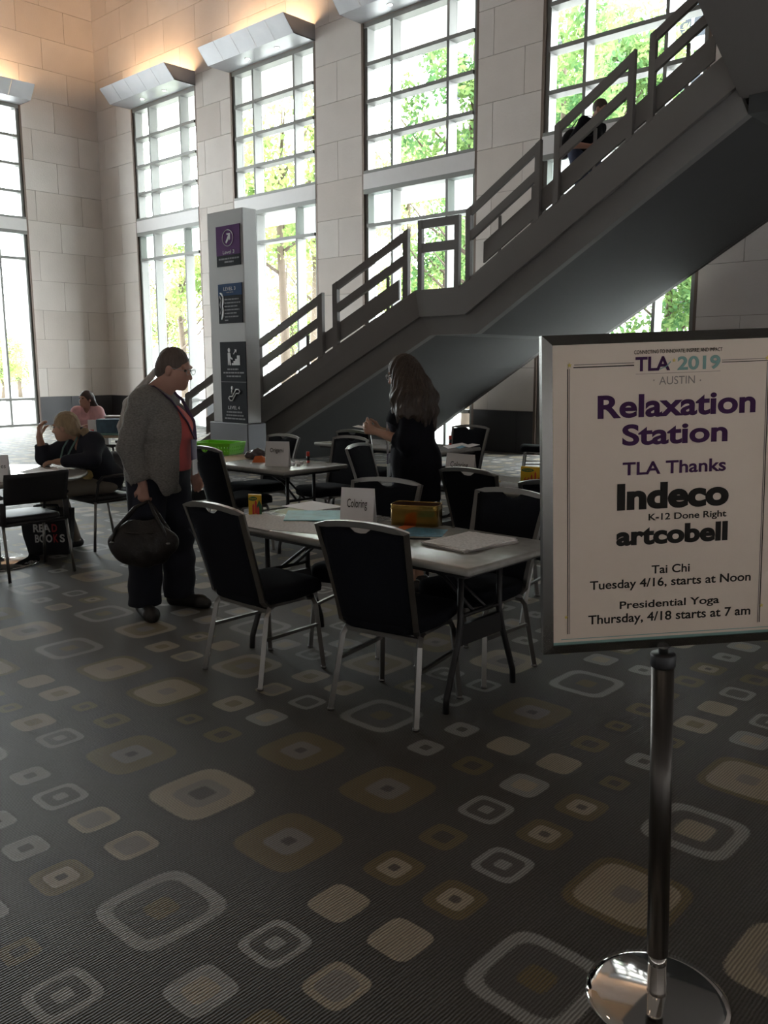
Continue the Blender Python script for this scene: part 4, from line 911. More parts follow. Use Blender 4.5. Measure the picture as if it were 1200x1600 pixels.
# woman with the long brown hair
def woman_black():
    P = person('woman with long wavy brown hair and black cardigan, holding a paper', (-3.98, 4.62, 0), (-.886, -.464))
    hc = (0, .075, 1.545); hp, hf, hcut, w = head_prims(hc, R(-6), R(16))
    rs, re, rw = (.175, -.02, 1.32), (.215, -.02, 1.08), (.085, .245, 1.135)
    ls, le, lw = (-.175, -.02, 1.32), (-.215, -.02, 1.08), (-.075, .250, 1.145)
    torso = [ell((0, 0, 1.02), (.165, .135, .18)), ell((0, 0, 1.20), (.17, .13, .20)), cap((-.15, -.02, 1.335), (.15, -.02, 1.335), .07), ell((0, .085, 1.22), (.14, .09, .09)), ell((0, -.02, .90), (.18, .15, .14))]
    neck = [cap((0, -.02, 1.34), (0, .045, 1.48), .056, .052)]
    legs = chain([(.09, 0, .9), (.09, .01, .50), (.085, -.03, .08)], (.085, .055, .036))+chain([(-.09, 0, .9), (-.09, .03, .50), (-.085, -.01, .08)], (.085, .055, .036))+[cap((.088, -.03, .38), (.086, -.04, .28), .055, .05), cap((-.088, -.01, .38), (-.086, -.02, .28), .055, .05)]
    b = Field((-.36, -.28, 0), (.36, .46, 1.70), .0062); b.add(torso, .03, -.03); b.add(legs, .025); b.add(neck, .025); b.add(hp, .03); b.add(hf, .010)
    b.add(chain([rs, re, rw], (.045, .043, .027))+chain([ls, le, lw], (.045, .043, .027)), .02)
    b.add(hand_prims(rw, (-.30, .90, .15), (-.8, -.2, .3), .75, 1), .010); b.add(hand_prims(lw, (.30, .90, .15), (.8, -.2, .3), .75, -1), .010); b.cut(hcut, .005); b.mesh('body', 'skin2', P)
    eyes(w, P); glasses(w, P)
    f = Field((-.3, -.25, .5), (.3, .3, 1.46), .009); f.add(torso, .05, .006); f.add([cap((-.07, 0, .92), (-.075, .01, .58), .12, .135), cap((.07, 0, .92), (.075, .01, .58), .12, .135)], .06)
    f.plane((0, 0, .60), (0, 0, -1)); f.plane((0, 0, 1.40), (0, .5, 1)); f.mesh('dress', 'navytop', P)
    c = Field((-.38, -.32, .60), (.38, .36, 1.5), .008); c.add(torso, .06, .020); c.add(chain([(.155, -.02, 1.32), re], (.072, .068))+chain([(-.155, -.02, 1.32), le], (.072, .068)), .03)
    for sx, e, wr in ((1, re, rw), (-1, le, lw)): q = Vector(e).lerp(Vector(wr), .30); c.add([cap(e, tuple(q), .068, .062)], .03)
    c.add([cap((.09, -.04, .95), (.10, -.02, .66), .135, .14), cap((-.09, -.04, .95), (-.10, -.02, .66), .135, .14), cap((0, -.08, .95), (0, -.08, .66), .12, .125)], .05)
    c.ripple(lambda x, y, z: .004*np.sin(x*40+y*36+1)*np.clip(1.25-z, 0, .5)*1.6)
    c.plane((0, 0, .66), (0, 0, -1)); c.cut([cap((0, .34, .60), (0, .30, 1.1), .20, .17), cap((0, .30, 1.1), (0, .16, 1.46), .17, .08)], .01)
    for e, wr in ((re, rw), (le, lw)): v = Vector(wr)-Vector(e); c.cut([cap(tuple(Vector(e)+v*.30+v.normalized()*.09), tuple(Vector(wr)+v.normalized()*.1), .09)], .006)
    c.mesh('cardigan', 'blackcloth', P)
    h = Field((-.26, -.26, 1.05), (.26, .24, 1.72), .006); Rm = Matrix.Rotation(R(-6), 4, 'Z') @ Matrix.Rotation(R(-16), 4, 'X')
    h.add([ell(w(0, -.02, .028), (.090, .110, .106), Rm), ell(w(0, -.06, -.06), (.098, .075, .11), Rm)], .03)
    for i in range(15):
        a = R(-146+292*i/14)+math.pi*1.5; x = math.cos(a); y = math.sin(a); rg = random.Random(i); l = rg.uniform(1.12, 1.20)+.05*abs(x)
        o = .012*math.sin(i*2.1); h.add(chain([w(x*.062, -.03+y*.07, .03), (x*.110, .015+y*.10, 1.48), (x*.195, -.005+y*.115+o, 1.385), (x*.225, -.02+y*.115-o, 1.29), (x*.205, -.02+y*.115+o, l)], (.030, .038, .046, .038, .014)), .022)
    h.ripple(lambda x, y, z: .0045*np.sin(np.arctan2(y+.02, x)*26+np.sin(z*34)*1.6))
    h.cut([ell(w(0, .125, -.04), (.052, .070, .10), Rm)], .015); h.mesh('hair', 'hair_brown', P)
    strap([(.055, .10, 1.38), (.055, .165, 1.26), (.035, .185, 1.12), (.02, .19, .98)], .006, P, 'badge'); strap([(-.055, .10, 1.38), (-.055, .165, 1.26), (-.03, .185, 1.12), (.02, .19, .98)], .006, P, 'badge')
    bd = MB().rbox((.04, .185, .945), (.095, .008, .075), .003, 1).obj('badge_pouch', 'lanyard', P); MB().rbox((.04, .186, .86), (.092, .006, .10), .003, 1).obj('badge_card', 'badge', bd)
    for (ax, ay) in ((.085, -.03), (-.085, -.01)):
        f = Field((ax-.2, ay-.2, -.01), (ax+.2, ay+.3, .16), .008); f.add(shoe_prims((ax, ay, .1), 0, .235), .02); f.plane((0, 0, .002), (0, 0, -1)); f.plane((0, 0, .09), (0, 0, 1)); f.mesh('shoe', 'shoe', P)
    return P
W2 = woman_black()

# ------------------------------------------------------------------ corner table with the seated woman
LT = (-7.07, 2.95)
t = thing('round_table', 'round pedestal table with a shiny disc base beside the READ BOOKS tote', 'table', (*LT, 0))
MB().lathe([(.33, 0), (.335, .006), (.325, .014), (.12, .026), (.04, .05), (.035, .06)], 48).obj('disc_base', 'mirror', t)
MB().lathe([(.035, .05), (.035, .70)], 20).obj('pedestal', 'chrome', t)
MB().lathe([(.70, .705), (.745, .71), (.755, .722), (.745, .738), (.70, .74)], 64).obj('tabletop', 'tabletop', t)
def make_armchair():
    c = thing('armchair', '', 'chair')
    s = MB(); s.sell((0, .02, .455), (.23, .225, .03), .4, .35, 28, 10); s.obj('seat', 'black', c)
    b = MB(); vs = []; n = 12
    for th in (0, 1):
        for k in range(7):
            tt = k/6
            for i in range(n+1):
                u = -1+2*i/n; vs.append((u*(.245+.008*tt), -.225-.055*tt-.03*(1-u*u)+(.014 if th else 0)*(1 if k not in (0, 6) else .4), .585+.235*tt))
    fs = []; q = 7*(n+1)
    for k in range(6):
        for i in range(n): a = k*(n+1)+i; fs += [(a, a+n+1, a+n+2, a+1), (q+a, q+a+1, q+a+n+2, q+a+n+1)]
    for i in range(n): fs += [(i, i+1, q+i+1, q+i), (6*(n+1)+i, q+6*(n+1)+i, q+6*(n+1)+i+1, 6*(n+1)+i+1)]
    for k in range(6): a = k*(n+1); fs += [(a, q+a, q+a+n+1, a+n+1), (a+n, a+2*n+1, q+a+2*n+1, q+a+n)]
    b.add(vs, fs, True); b.obj('backrest', 'black', c)
    for sx in (-1, 1):
        MB().tube([(sx*.245, -.205, .60), (sx*.25, -.20, .43)], .022, 8).obj('back_upright', 'black', c)
        MB().tube([(sx*.255, -.21, .64), (sx*.265, -.05, .655), (sx*.265, .12, .65), (sx*.262, .17, .60)], .015, 8, flat=1.4).obj('armrest', 'black', c)
        MB().tube([(sx*.262, .16, .61), (sx*.255, .19, .44)], .012, 8).obj('arm_post', 'black', c)
        MB().tube([(sx*.248, -.19, .44), (sx*.258, -.26, .005)], .0125, 8).obj('leg', 'chrome', c)
        MB().tube([(sx*.248, .19, .44), (sx*.252, .225, .005)], .0125, 8).obj('leg', 'chrome', c)
        MB().tube([(sx*.245, -.20, .435), (sx*.245, .20, .435)], .014, 8).obj('seat_rail', 'black', c)
    MB().tube([(-.245, -.20, .43), (.245, -.20, .43)], .014, 8).obj('seat_rail', 'black', c); MB().tube([(-.245, .19, .43), (.245, .19, .43)], .012, 8).obj('seat_rail', 'black', c)
    return c
AC = make_armchair(); AC.location = (-6.56, 2.97, 0); AC.rotation_euler.z = R(90); tag(AC, 'empty black armchair with steel legs in front of the READ BOOKS tote', None, 'black armchairs at the round table')
dup(AC, (-7.10, 3.93, 0), R(180), 'black armchair holding the seated woman with the blond ponytail')

def woman_seated():
    P = person('woman with blond ponytail in dark jacket seated with her hand raised', (-7.10, 3.90, 0), (0, -1))
    hc = (.02, .26, 1.085); hp, hf, hcut, w = head_prims(hc, R(-48), R(6))
    rs, re, rw = (.175, .10, .945), (.235, .36, .812), (.215, .40, .995); ls, le, lw = (-.175, .10, .945), (-.255, .17, .812), (-.06, .38, .797)
    torso = [ell((0, -.06, .62), (.185, .16, .13)), ell((0, .01, .75), (.17, .135, .16)), ell((0, .08, .88), (.175, .13, .13)), cap((-.14, .09, .955), (.14, .09, .955), .07)]
    neck = [cap((0, .11, .97), (.01, .21, 1.04), .056, .052)]
    legs = chain([(.10, -.03, .575), (.22, .36, .55), (.25, .32, .08)], (.078, .060, .04))+chain([(-.10, -.03, .575), (.04, .37, .55), (.09, .20, .08)], (.078, .060, .04))
    b = Field((-.38, -.28, 0), (.42, .60, 1.25), .0068); b.add(torso+legs, .03, -.03); b.add(neck, .025); b.add(hp, .03); b.add(hf, .01)
    b.add(chain([rs, re, rw], (.044, .042, .028))+chain([ls, le, lw], (.044, .042, .028)), .02)
    b.add(hand_prims(rw, (-.12, -.05, 1), (-.75, -.6, 0), .45, 1), .01); b.add(hand_prims(lw, (.9, .25, -.05), (0, .1, -1), .25, 1), .01); b.cut(hcut, .005); b.mesh('body', 'skin2', P); eyes(w, P); glasses(w, P)
    c = Field((-.38, -.30, .42), (.40, .55, 1.10), .008); c.add(torso, .05, .022); c.add(chain([(.15, .09, .95), re, tuple(Vector(re).lerp(Vector(rw), .55))], (.082, .07, .058))+chain([(-.15, .09, .95), le, tuple(Vector(le).lerp(Vector(lw), .75))], (.082, .07, .055)), .03)
    c.plane((0, 0, .495), (0, 0, -1)); c.cut([cap((0, .32, .80), (0, .18, 1.06), .10, .07)], .01); v = Vector(rw)-Vector(re); c.cut([cap(tuple(Vector(re)+v*.55+v.normalized()*.075), tuple(Vector(rw)+v*.4), .075)], .006)
    c.mesh('jacket', 'navytop', P)
    t = Field((-.34, -.25, .05), (.40, .50, .72), .009); t.add(legs, .04, .018); t.add([ell((0, -.05, .575), (.18, .155, .095))], .05); t.plane((0, 0, .06), (0, 0, -1)); t.mesh('trousers', 'khaki', P)
    for sx, ay in ((.25, .32), (.09, .20)):
        f = Field((sx-.2, ay-.2, -.01), (sx+.2, ay+.3, .16), .008); f.add(shoe_prims((sx, ay, .1), 0, .24), .02); f.plane((0, 0, .002), (0, 0, -1)); f.mesh('shoe', 'shoe', P)
    h = Field((-.25, -.1, .85), (.25, .42, 1.25), .006); Rm = Matrix.Rotation(R(-48), 4, 'Z') @ Matrix.Rotation(R(-6), 4, 'X')
    h.add([ell(w(0, -.022, .030), (.088, .108, .106), Rm), ell(w(0, -.08, -.02), (.068, .055, .07), Rm)], .03); h.add(chain([w(0, -.12, -.03), w(0, -.165, -.06), w(.01, -.18, -.14), w(.02, -.175, -.21)], (.024, .034, .030, .010)), .015)
    h.ripple(lambda x, y, z: .003*np.sin(x*150+z*40)*np.sin(y*120)); h.cut([ell(w(0, .085, -.055), (.10, .085, .10), Rm), ell(w(.085, .01, -.05), (.03, .04, .05), Rm), ell(w(-.085, .01, -.05), (.03, .04, .05), Rm)], .012); h.mesh('hair', 'hair_blond', P)
    band = Vector(w(0, -.138, -.04)); MB().sell(tuple(band), (.03, .03, .03), 1, 1, 12, 8).obj('hair_tie', 'black', P)
    strap([(.07, .19, 1.00), (.075, .26, .90), (.06, .30, .80)], .007, P, 'teal'); strap([(-.06, .19, 1.00), (-.065, .26, .90), (-.03, .30, .80)], .007, P, 'teal')
woman_seated()
yb = Field((-.16, -.16, 0), (.16, .16, .3), .008); yb.add([ell((0, 0, .08), (.12, .075, .085)), ell((.03, 0, .12), (.07, .06, .07))], .03); yb.ripple(lambda x, y, z: .006*np.sin(x*60+z*45)*np.sin(y*50+z*30))
yb.plane((0, 0, .004), (0, 0, -1)); M['ycloth'] = mat('yellow_cloth', (.55, .40, .15), .9, var=.2, scale=14)
o = yb.mesh('cloth_pouch', 'ycloth', None); tag(o, 'crumpled yellow cloth pouch on the lap of the woman with the blond ponytail', 'pouch'); o.location = (-6.955, 3.728, .632); o.scale = (.7, .5, .45)
# tote
tb = thing('tote_bag', 'black tote bag printed READ BOOKS on the carpet beside the round table', 'bag', (-7.10, 3.42, 0), R(46))
tw = MB(); tw.add([(-.16, -.05, 0), (.17, -.05, 0), (.17, .06, 0), (-.16, .06, 0), (-.225, -.03, .40), (.225, -.03, .40), (.225, .03, .40), (-.235, .03, .40), (-.195, -.07, .18), (.20, -.07, .18), (.20, .07, .18), (-.195, .07, .18)],
                  [(3, 2, 1, 0), (0, 1, 9, 8), (8, 9, 5, 4), (1, 2, 10, 9), (9, 10, 6, 5), (2, 3, 11, 10), (10, 11, 7, 6), (3, 0, 8, 11), (11, 8, 4, 7), (4, 5, 6, 7)]); tw.obj('bag_body', 'toteb', tb)
for y in (-.035, .035): MB().tube([(-.10, y, .38), (-.09, y*.7-.02, .425), (0, y*.5-.05, .435), (.09, y*.7-.02, .425), (.10, y, .38)], .010, 6, flat=.4).obj('handle', 'toteb', tb)
lt = [text_mesh(s_, x0, x1, z0, z1, m, tb, -.0745+((.18-z0)*-.0) , .03) for s_, x0, x1, z0, z1, m in (('REA', -.10, .045, .205, .275, 'ltgrey'), ('D', .055, .10, .205, .275, 'dkred'), ('BOO', -.09, .055, .115, .185, 'ltgrey'), ('K', .065, .105, .115, .185, 'dkred'), ('S', .118, .160, .115, .185, 'ltgrey'))]
for o in lt: o.location.y = -.006
# card and papers on the round table
def tent(label, loc, rz, w, h, txt=None, box=None, lean=.035, name='tent_card', cat='sign'):
    t = thing(name, label, cat, loc, rz, 'white table cards')
    for sg, nm in ((-1, 'front_panel'), (1, 'back_panel')):
        MB().add([(-w/2, sg*lean, 0), (w/2, sg*lean, 0), (w/2, 0, h), (-w/2, 0, h), (-w/2, sg*lean-.001*sg, .001), (w/2, sg*lean-.001*sg, .001), (w/2, -.001*sg, h), (-w/2, -.001*sg, h)], [(0, 1, 2, 3), (7, 6, 5, 4), (0, 4, 5, 1), (1, 5, 6, 2), (2, 6, 7, 3), (3, 7, 4, 0)]).obj(nm, 'paper', t)
    if txt:
        o = text_mesh(txt, box[0]*w, box[1]*w, box[2]*h, box[3]*h, 'ink', t, -.0025, 0)
        sl = math.atan2(lean, h); o.location = (0, -lean, 0); o.rotation_euler.x = -sl
    return t
camdir = R(47.3298-90)                        # cards face along the rows, turned towards the aisle
p = onZ(-5, 752, .74); tent('white card ending in the letters es on the round table', (p[0], p[1], .74), R(42), .20, .20, 'es', (.24, .42, .52, .63))
def paper(label, pts, z, m='paper', th=.0015, name='paper_sheet', cat='paper', grp=None, px=True, curl=0.0):
    q = [onZ(x, y, z) for x, y in pts] if px else [np.array((*p_, z)) for p_ in pts]; c = sum(q)/len(q)
    o = MB().prism([(p_[0]-c[0], p_[1]-c[1], 0) for p_ in q], (0, 0, th)).obj(name, m, None, (c[0], c[1], z)); return tag(o, label, cat, grp)
M['scribble'] = mat('colouring_page', (.66, .64, .63), .85, var=.45, scale=70)
paper('white papers lying under the raised hand on the round table', [(33, 742), (88, 731), (95, 738), (62, 748)], .741, th=.006)
paper('open printed leaflet on the round table beside the white papers', [(28, 738), (60, 730), (82, 730), (50, 740)], .7405, th=.0005, m='scribble')

# woman in pink at the display table, far back
BT = tuple(onZ(166, 676, .74)[:2])
t = thing('display_table', 'light wood table with grey pedestal in front of the woman in pink', 'table', (*BT, 0), R(-43))
MB().rbox((0, 0, .722), (.95, .75, .036), .006, 1).obj('tabletop', 'wood', t); MB().box(-.06, .06, -.04, .04, .02, .705).obj('pedestal', 'chrome', t); MB().rbox((0, 0, .015), (.60, .50, .03), .008, 1).obj('base', 'chrome', t)
d = thing('display_box', 'blue and white printed display box standing on the light wood table', 'box', (*onZ(166, 679, .74)[:2], .74), R(43))
MB().rbox((.06, 0, .10), (.30, .20, .20), .006, 1).obj('carton', 'blueprint', d); MB().rbox((.06, -.11, .012), (.40, .06, .024), .004, 1).obj('teal_edge', 'teal', d); MB().rbox((-.15, -.08, .10), (.10, .02, .19), .003, 1).obj('white_flyer', 'paper', d); MB().rbox((-.15, -.091, .05), (.05, .004, .04), .001, 1).obj('picture', 'red', d)
d = thing('plastic_bin', 'clear lidded storage bin behind the display box', 'bin', (*onZ(186, 672, .74)[:2], .74), R(43)); MB().rbox((0, 0, .09), (.32, .20, .18), .02, 2).obj('bin_body', 'film', d); MB().rbox((0, 0, .19), (.34, .22, .02), .008, 2).obj('lid', 'paper', d)
def woman_pink():
    P = person('woman in pink patterned top with dark ponytail seated behind the display table', (-11.85, 6.42, 0), (.70, -.62))
    hc = (0, .03, 1.13); hp, hf, hcut, w = head_prims(hc, R(-38), R(-4)); torso = [ell((0, -.02, .65), (.175, .14, .14)), ell((0, -.02, .81), (.175, .12, .17)), cap((-.145, -.02, .945), (.145, -.02, .945), .068)]
    rs, re, rw = (.18, -.02, .94), (.265, .08, .752), (.12, .32, .77); ls, le, lw = (-.18, -.02, .94), (-.265, .08, .752), (-.10, .32, .77)
    legs = chain([(.10, -.02, .59), (.11, .36, .55), (.11, .34, .08)], (.078, .058, .04))+chain([(-.10, -.02, .59), (-.11, .36, .55), (-.11, .34, .08)], (.078, .058, .04))
    b = Field((-.36, -.28, 0), (.38, .55, 1.30), .009); b.add(torso+legs, .03, -.02); b.add([cap((0, -.02, .95), (0, .02, 1.07), .055, .05)], .025); b.add(hp, .03); b.add(hf, .01); b.add(chain([rs, re, rw], (.044, .04, .027))+chain([ls, le, lw], (.044, .04, .027)), .02)
    b.add(hand_prims(rw, (-.6, .7, 0), (0, 0, -1), .3, -1), .01); b.add(hand_prims(lw, (.6, .7, 0), (0, 0, -1), .3, 1), .01); b.cut(hcut, .005); b.mesh('body', 'skin', P); eyes(w, P)
    c = Field((-.38, -.26, .44), (.38, .32, 1.06), .011); c.add(torso, .05, .02); c.add(chain([(.15, -.02, .94), re], (.082, .066))+chain([(-.15, -.02, .94), le], (.082, .066)), .03); c.plane((0, 0, .515), (0, 0, -1)); c.cut([cap((0, .14, .90), (0, .06, 1.06), .07, .075)], .01); c.mesh('top', 'pink', P)
    t = Field((-.34, -.25, .05), (.34, .50, .70), .012); t.add(legs, .04, .016); t.plane((0, 0, .06), (0, 0, -1)); t.mesh('trousers', 'navy', P)
    for sx in (.11, -.11):
        f = Field((sx-.2, .14, -.01), (sx+.2, .64, .16), .01); f.add(shoe_prims((sx, .34, .1), 0, .24), .02); f.plane((0, 0, .002), (0, 0, -1)); f.mesh('shoe', 'shoe', P)
    h = Field((-.25, -.25, .80), (.25, .25, 1.30), .008); Rm = Matrix.Rotation(R(-38), 4, 'Z')
    h.add([ell(w(0, -.02, .030), (.090, .108, .106), Rm), ell(w(0, -.08, -.03), (.075, .06, .09), Rm)], .03); h.add(chain([w(-.04, -.10, -.04), w(-.06, -.13, -.12), w(-.06, -.11, -.22)], (.04, .045, .018)), .02); h.cut([ell(w(0, .085, -.055), (.10, .085, .10), Rm)], .012); h.mesh('hair', 'hair_dark', P)
woman_pink()
def task_chair(loc, rz, lab):
    c = thing('task_chair', lab, 'chair', loc, rz)
    MB().sell((0, 0, .47), (.23, .22, .035), .4, .4, 24, 10).obj('seat', 'black', c); MB().sell((0, -.22, .75), (.21, .028, .19), .4, .4, 24, 10).obj('backrest', 'black', c)
    MB().tube([(0, -.17, .45), (0, -.25, .50), (0, -.245, .70)], .02, 8).obj('back_post', 'black', c); MB().lathe([(.03, .08), (.03, .44)], 12).obj('gas_column', 'chrome', c)
    for sx in (-1, 1): MB().tube([(sx*.23, -.02, .46), (sx*.27, -.02, .64), (sx*.27, .12, .66), (sx*.27, -.16, .66)], .016, 8).obj('armrest', 'black', c)
    for i in range(5):
        a = R(72*i+20); x, y = math.cos(a), math.sin(a); s = MB().tube([(0, 0, .10), (x*.28, y*.28, .075)], [.025, .016], 8).obj('base_spoke', 'black', c)
        MB().lathe([(.028, -.012), (.032, 0), (.028, .012)], 14, (0, 0, 0)).obj('castor', 'black', s, (x*.28, y*.28, .033)).rotation_euler = (R(90), 0, a)
    return c
task_chair((*onZ(186, 717, .47)[:2], 0), R(132), 'black swivel chair with castors in front of the light wood display table')
task_chair((-11.87, 6.45, 0), R(-131.5), 'black swivel chair under the woman in pink')

# man climbing the stairs
def man():
    X = -6.12; zt = ZL-.10+rise*(int((X-XR)/run)+1); P = person('man in dark polo and jeans climbing the upper stair flight', (X-.10, 10.6, zt), (1, 0))
    hc = (0, .27, 1.44); hp, hf, hcut, w = head_prims(hc, 0, R(10)); torso = [ell((0, .02, 1.0), (.18, .14, .17)), ell((0, .10, 1.14), (.19, .14, .20)), cap((-.17, .15, 1.26), (.17, .15, 1.26), .075)]
    rs, re, rw = (.21, .15, 1.25), (.27, .02, 1.00), (.20, .24, .96); ls, le, lw = (-.21, .15, 1.25), (-.27, .04, 1.00), (-.20, .26, .96)
    legs = chain([(.10, 0, .92), (.10, .10, .50), (.10, -.06, .09)], (.10, .075, .05))+chain([(-.10, 0, .92), (-.10, .26, .66), (-.10, .20, .09+rise)], (.10, .075, .05))
    b = Field((-.36, -.28, 0), (.38, .55, 1.74), .009); b.add(torso+legs, .03, -.02); b.add([cap((0, .15, 1.27), (0, .23, 1.38), .06, .057)], .025); b.add(hp, .03); b.add(hf, .01); b.add(chain([rs, re, rw], (.05, .046, .03))+chain([ls, le, lw], (.05, .046, .03)), .02)
    b.add(hand_prims(rw, (-.5, .7, -.1), (-.6, -.4, 0), .8, 1), .01); b.add(hand_prims(lw, (.5, .7, -.1), (.6, -.4, 0), .8, -1), .01); b.cut(hcut, .005); b.mesh('body', 'skin', P); eyes(w, P)
    c = Field((-.38, -.26, .86), (.38, .32, 1.48), .011); c.add(torso, .05, .02); c.add(chain([(.18, .15, 1.26), tuple(Vector(rs).lerp(Vector(re), .8))], (.088, .075))+chain([(-.18, .15, 1.26), tuple(Vector(ls).lerp(Vector(le), .8))], (.088, .075)), .03); c.plane((0, 0, .90), (0, 0, -1)); c.plane((0, .17, 1.34), (0, .5, 1)); c.mesh('polo_shirt', 'blackcloth', P)
    t = Field((-.3, -.25, .05), (.3, .45, 1.02), .012); t.add(legs, .04, .018); t.add([ell((0, 0, .94), (.175, .14, .12))], .05); t.plane((0, 0, .06), (0, 0, -1)); t.mesh('jeans', 'jeans', P)
    for sx, ay, z in ((.10, -.06, 0), (-.10, .20, rise)):
        f = Field((sx-.2, ay-.2, -.01), (sx+.2, ay+.3, .16), .01); f.add(shoe_prims((sx, ay, .1), 0, .26), .02); f.plane((0, 0, .002), (0, 0, -1)); f.mesh('shoe', 'shoe', P).location.z = z
    h = Field((-.2, .05, 1.28), (.2, .45, 1.64), .008); Rm = Matrix.Rotation(R(-10), 4, 'X'); h.add([ell(w(0, -.02, .030), (.080, .102, .102), Rm)], .03); h.cut([ell(w(0, .085, -.06), (.10, .085, .10), Rm)], .012); h.mesh('hair', 'hair_dark', P)
    pb = Vector((0, -.205, 1.10)); bp = thing('backpack', 'dark backpack worn by the man on the stairs', 'backpack', (X-.10+pb.y, 10.6, zt+pb.z), R(-90)); bp.rotation_euler.x = R(-24)
    f = Field((-.2, -.16, -.26), (.2, .14, .26), .012); f.add([ell((0, 0, -.01), (.15, .075, .20)), ell((0, -.05, -.06), (.11, .06, .12))], .04); f.mesh('pack_body', 'toteb', bp)
    inv = Matrix.Rotation(R(24), 3, 'X')
    for sx in (-1, 1): MB().tube([inv @ (Vector(q)-pb) for q in ((sx*.09, -.10, 1.26), (sx*.10, -.02, 1.335), (sx*.105, .10, 1.372), (sx*.11, .20, 1.345), (sx*.12, .262, 1.25), (sx*.125, .265, 1.15), (sx*.165, .24, 1.10), (sx*.222, .14, 1.085), (sx*.205, -.01, 1.075), (sx*.12, -.19, 1.05))], .010, 6, flat=.5).obj('strap', 'toteb', bp)
man()

# ------------------------------------------------------------------ things on the tables
T = .74
def two(x0, y0, x1, y1, z=T):
    a, b = onZ(x0, y0, z), onZ(x1, y1, z); return (a+b)/2, math.atan2(b[1]-a[1], b[0]-a[0]), float(np.linalg.norm(b-a))
c, a, L_ = two(533, 815, 587, 818); tent('white Coloring card standing beside the brass tin', (c[0], c[1], T), a, .195, .195, 'Coloring', (-.30, .30, .38, .70))
c, a, L_ = two(414, 727.5, 455, 728.5); tent('white Origami card standing on the origami table', (c[0], c[1], T), a, .215, .215, 'Origami', (-.30, .27, .52, .74))
tent('white Coloring card half hidden behind a chair on the second coloring table', (-4.01, 5.216, T), R(0), .27, .20, 'Coloring', (-.32, .30, .42, .70))
def crayon_box(loc, rz, lab, txt64=False):
    c = thing('crayon_box', lab, 'crayon box', loc, rz, 'crayon boxes'); w, d, h = (.14, .04, .125) if txt64 else (.075, .04, .118)
    MB().add([(-w/2, -d/2, 0), (w/2, -d/2, 0), (w/2, d/2, 0), (-w/2, d/2, 0), (-w/2, -d/2, h), (w/2, -d/2, h*.97), (w/2, d/2, h*.97), (-w/2, d/2, h)], [(3, 2, 1, 0), (4, 5, 6, 7), (0, 1, 5, 4), (1, 2, 6, 5), (2, 3, 7, 6), (3, 0, 4, 7)]).obj('carton', 'yellow', c)
    if not txt64: MB().prism([(.008, -d/2-.001, 0), (w/2+.001, -d/2-.001, 0), (w/2+.001, -d/2-.001, h*.45), (.024, -d/2-.001, h*.74), (.008, -d/2-.001, h*.40)], (0, -.001, 0)).obj('green_panel', 'cgreen', c)
    MB().sell((-.012 if not txt64 else -.02, -d/2, h*.80), (w*.33, .0015, h*.11), 1, 1, 20, 8).obj('green_oval', 'cgreen', c)
    text_mesh('Crayola', (-.012 if not txt64 else -.02)-w*.24, (-.012 if not txt64 else -.02)+w*.24, h*.755, h*.845, 'yellow', c, -d/2-.0025, .01)
    for i, (x, z0, z1) in enumerate(((.004, .05, .62), (-.010, .02, .45), (.018, .0, .30))):
        x = x*(1.9 if txt64 else 1)+(.03 if txt64 else 0); MB().prism([(x-.006, -d/2-.002, h*z0), (x+.006, -d/2-.002, h*z0), (x+.006, -d/2-.002, h*z1), (x, -d/2-.002, h*(z1+.12)), (x-.006, -d/2-.002, h*z1)], (0, -.001, 0)).obj('printed_crayon', 'red', c)
    if txt64: text_mesh('64', -.045, -.005, h*.10, h*.38, 'red', c, -d/2-.002, .02)
p = onZ(399, 803, T); crayon_box((p[0], p[1], T), R(50), 'small yellow crayon box with green corner on the tin-box coloring table')
crayon_box((-3.50, 5.40, T), R(25), 'big yellow crayon box marked 64 on the second coloring table', True)
pr = thing('red_pouch', 'red plastic pouch beside the big crayon box on the second coloring table', 'pouch', (-3.36, 5.47, T), R(30))
f = Field((-.1, -.07, -.01), (.1, .07, .2), .008); f.add([cap((0, 0, .03), (0, 0, .12), .045, .03)], .02); f.ripple(lambda x, y, z: .003*np.sin(z*90+x*40)); f.plane((0, 0, 0), (0, 0, -1)); f.mesh('pouch_body', 'red', pr); MB().tube([(-.03, 0, .135), (.03, 0, .135)], .006, 6).obj('zip', 'red', pr)
# brass tin
c, a, L_ = two(609, 820, 684, 824); ax = np.array([math.cos(a), math.sin(a)]); cy = np.array([-math.sin(a), math.cos(a)])*.065
tn = thing('brass_tin', 'open rounded brass tin box on the tin-box coloring table', 'tin', (c[0]+cy[0], c[1]+cy[1], T), a)
def rr(w, d, r, z, n=6):
    pts = []
    for (sx, sy, t0) in ((1, 1, 0), (-1, 1, 90), (-1, -1, 180), (1, -1, 270)):
        for i in range(n+1): t = R(t0+90*i/n); pts.append((sx*(w/2-r)+r*math.cos(t), sy*(d/2-r)+r*math.sin(t), z))
    return pts
W_, D_, H_ = .268, .145, .112; k = 28
o1, o2, i2, i1 = rr(W_, D_, .03, 0), rr(W_, D_, .03, H_), rr(W_-.006, D_-.006, .027, H_), rr(W_-.006, D_-.006, .027, .004)
mb = MB(); mb.add(o1+o2, [tuple(range(k))[::-1]]+[(i, (i+1) % k, k+(i+1) % k, k+i) for i in range(k)], True); mb.obj('tin_wall', 'brass', tn)
mb = MB(); mb.add(i2+i1, [tuple(range(k, 2*k))]+[(i, (i+1) % k, k+(i+1) % k, k+i) for i in range(k)], True); mb.obj('tin_inside', 'brassin', tn)
MB().tube(rr(W_-.002, D_-.002, .029, H_), .0032, 6, closed=True).obj('rolled_rim', 'brass', tn)
MB().tube(rr(W_+.001, D_+.001, .03, H_-.022), .0016, 5, closed=True).obj('rolled_bead', 'brass', tn)
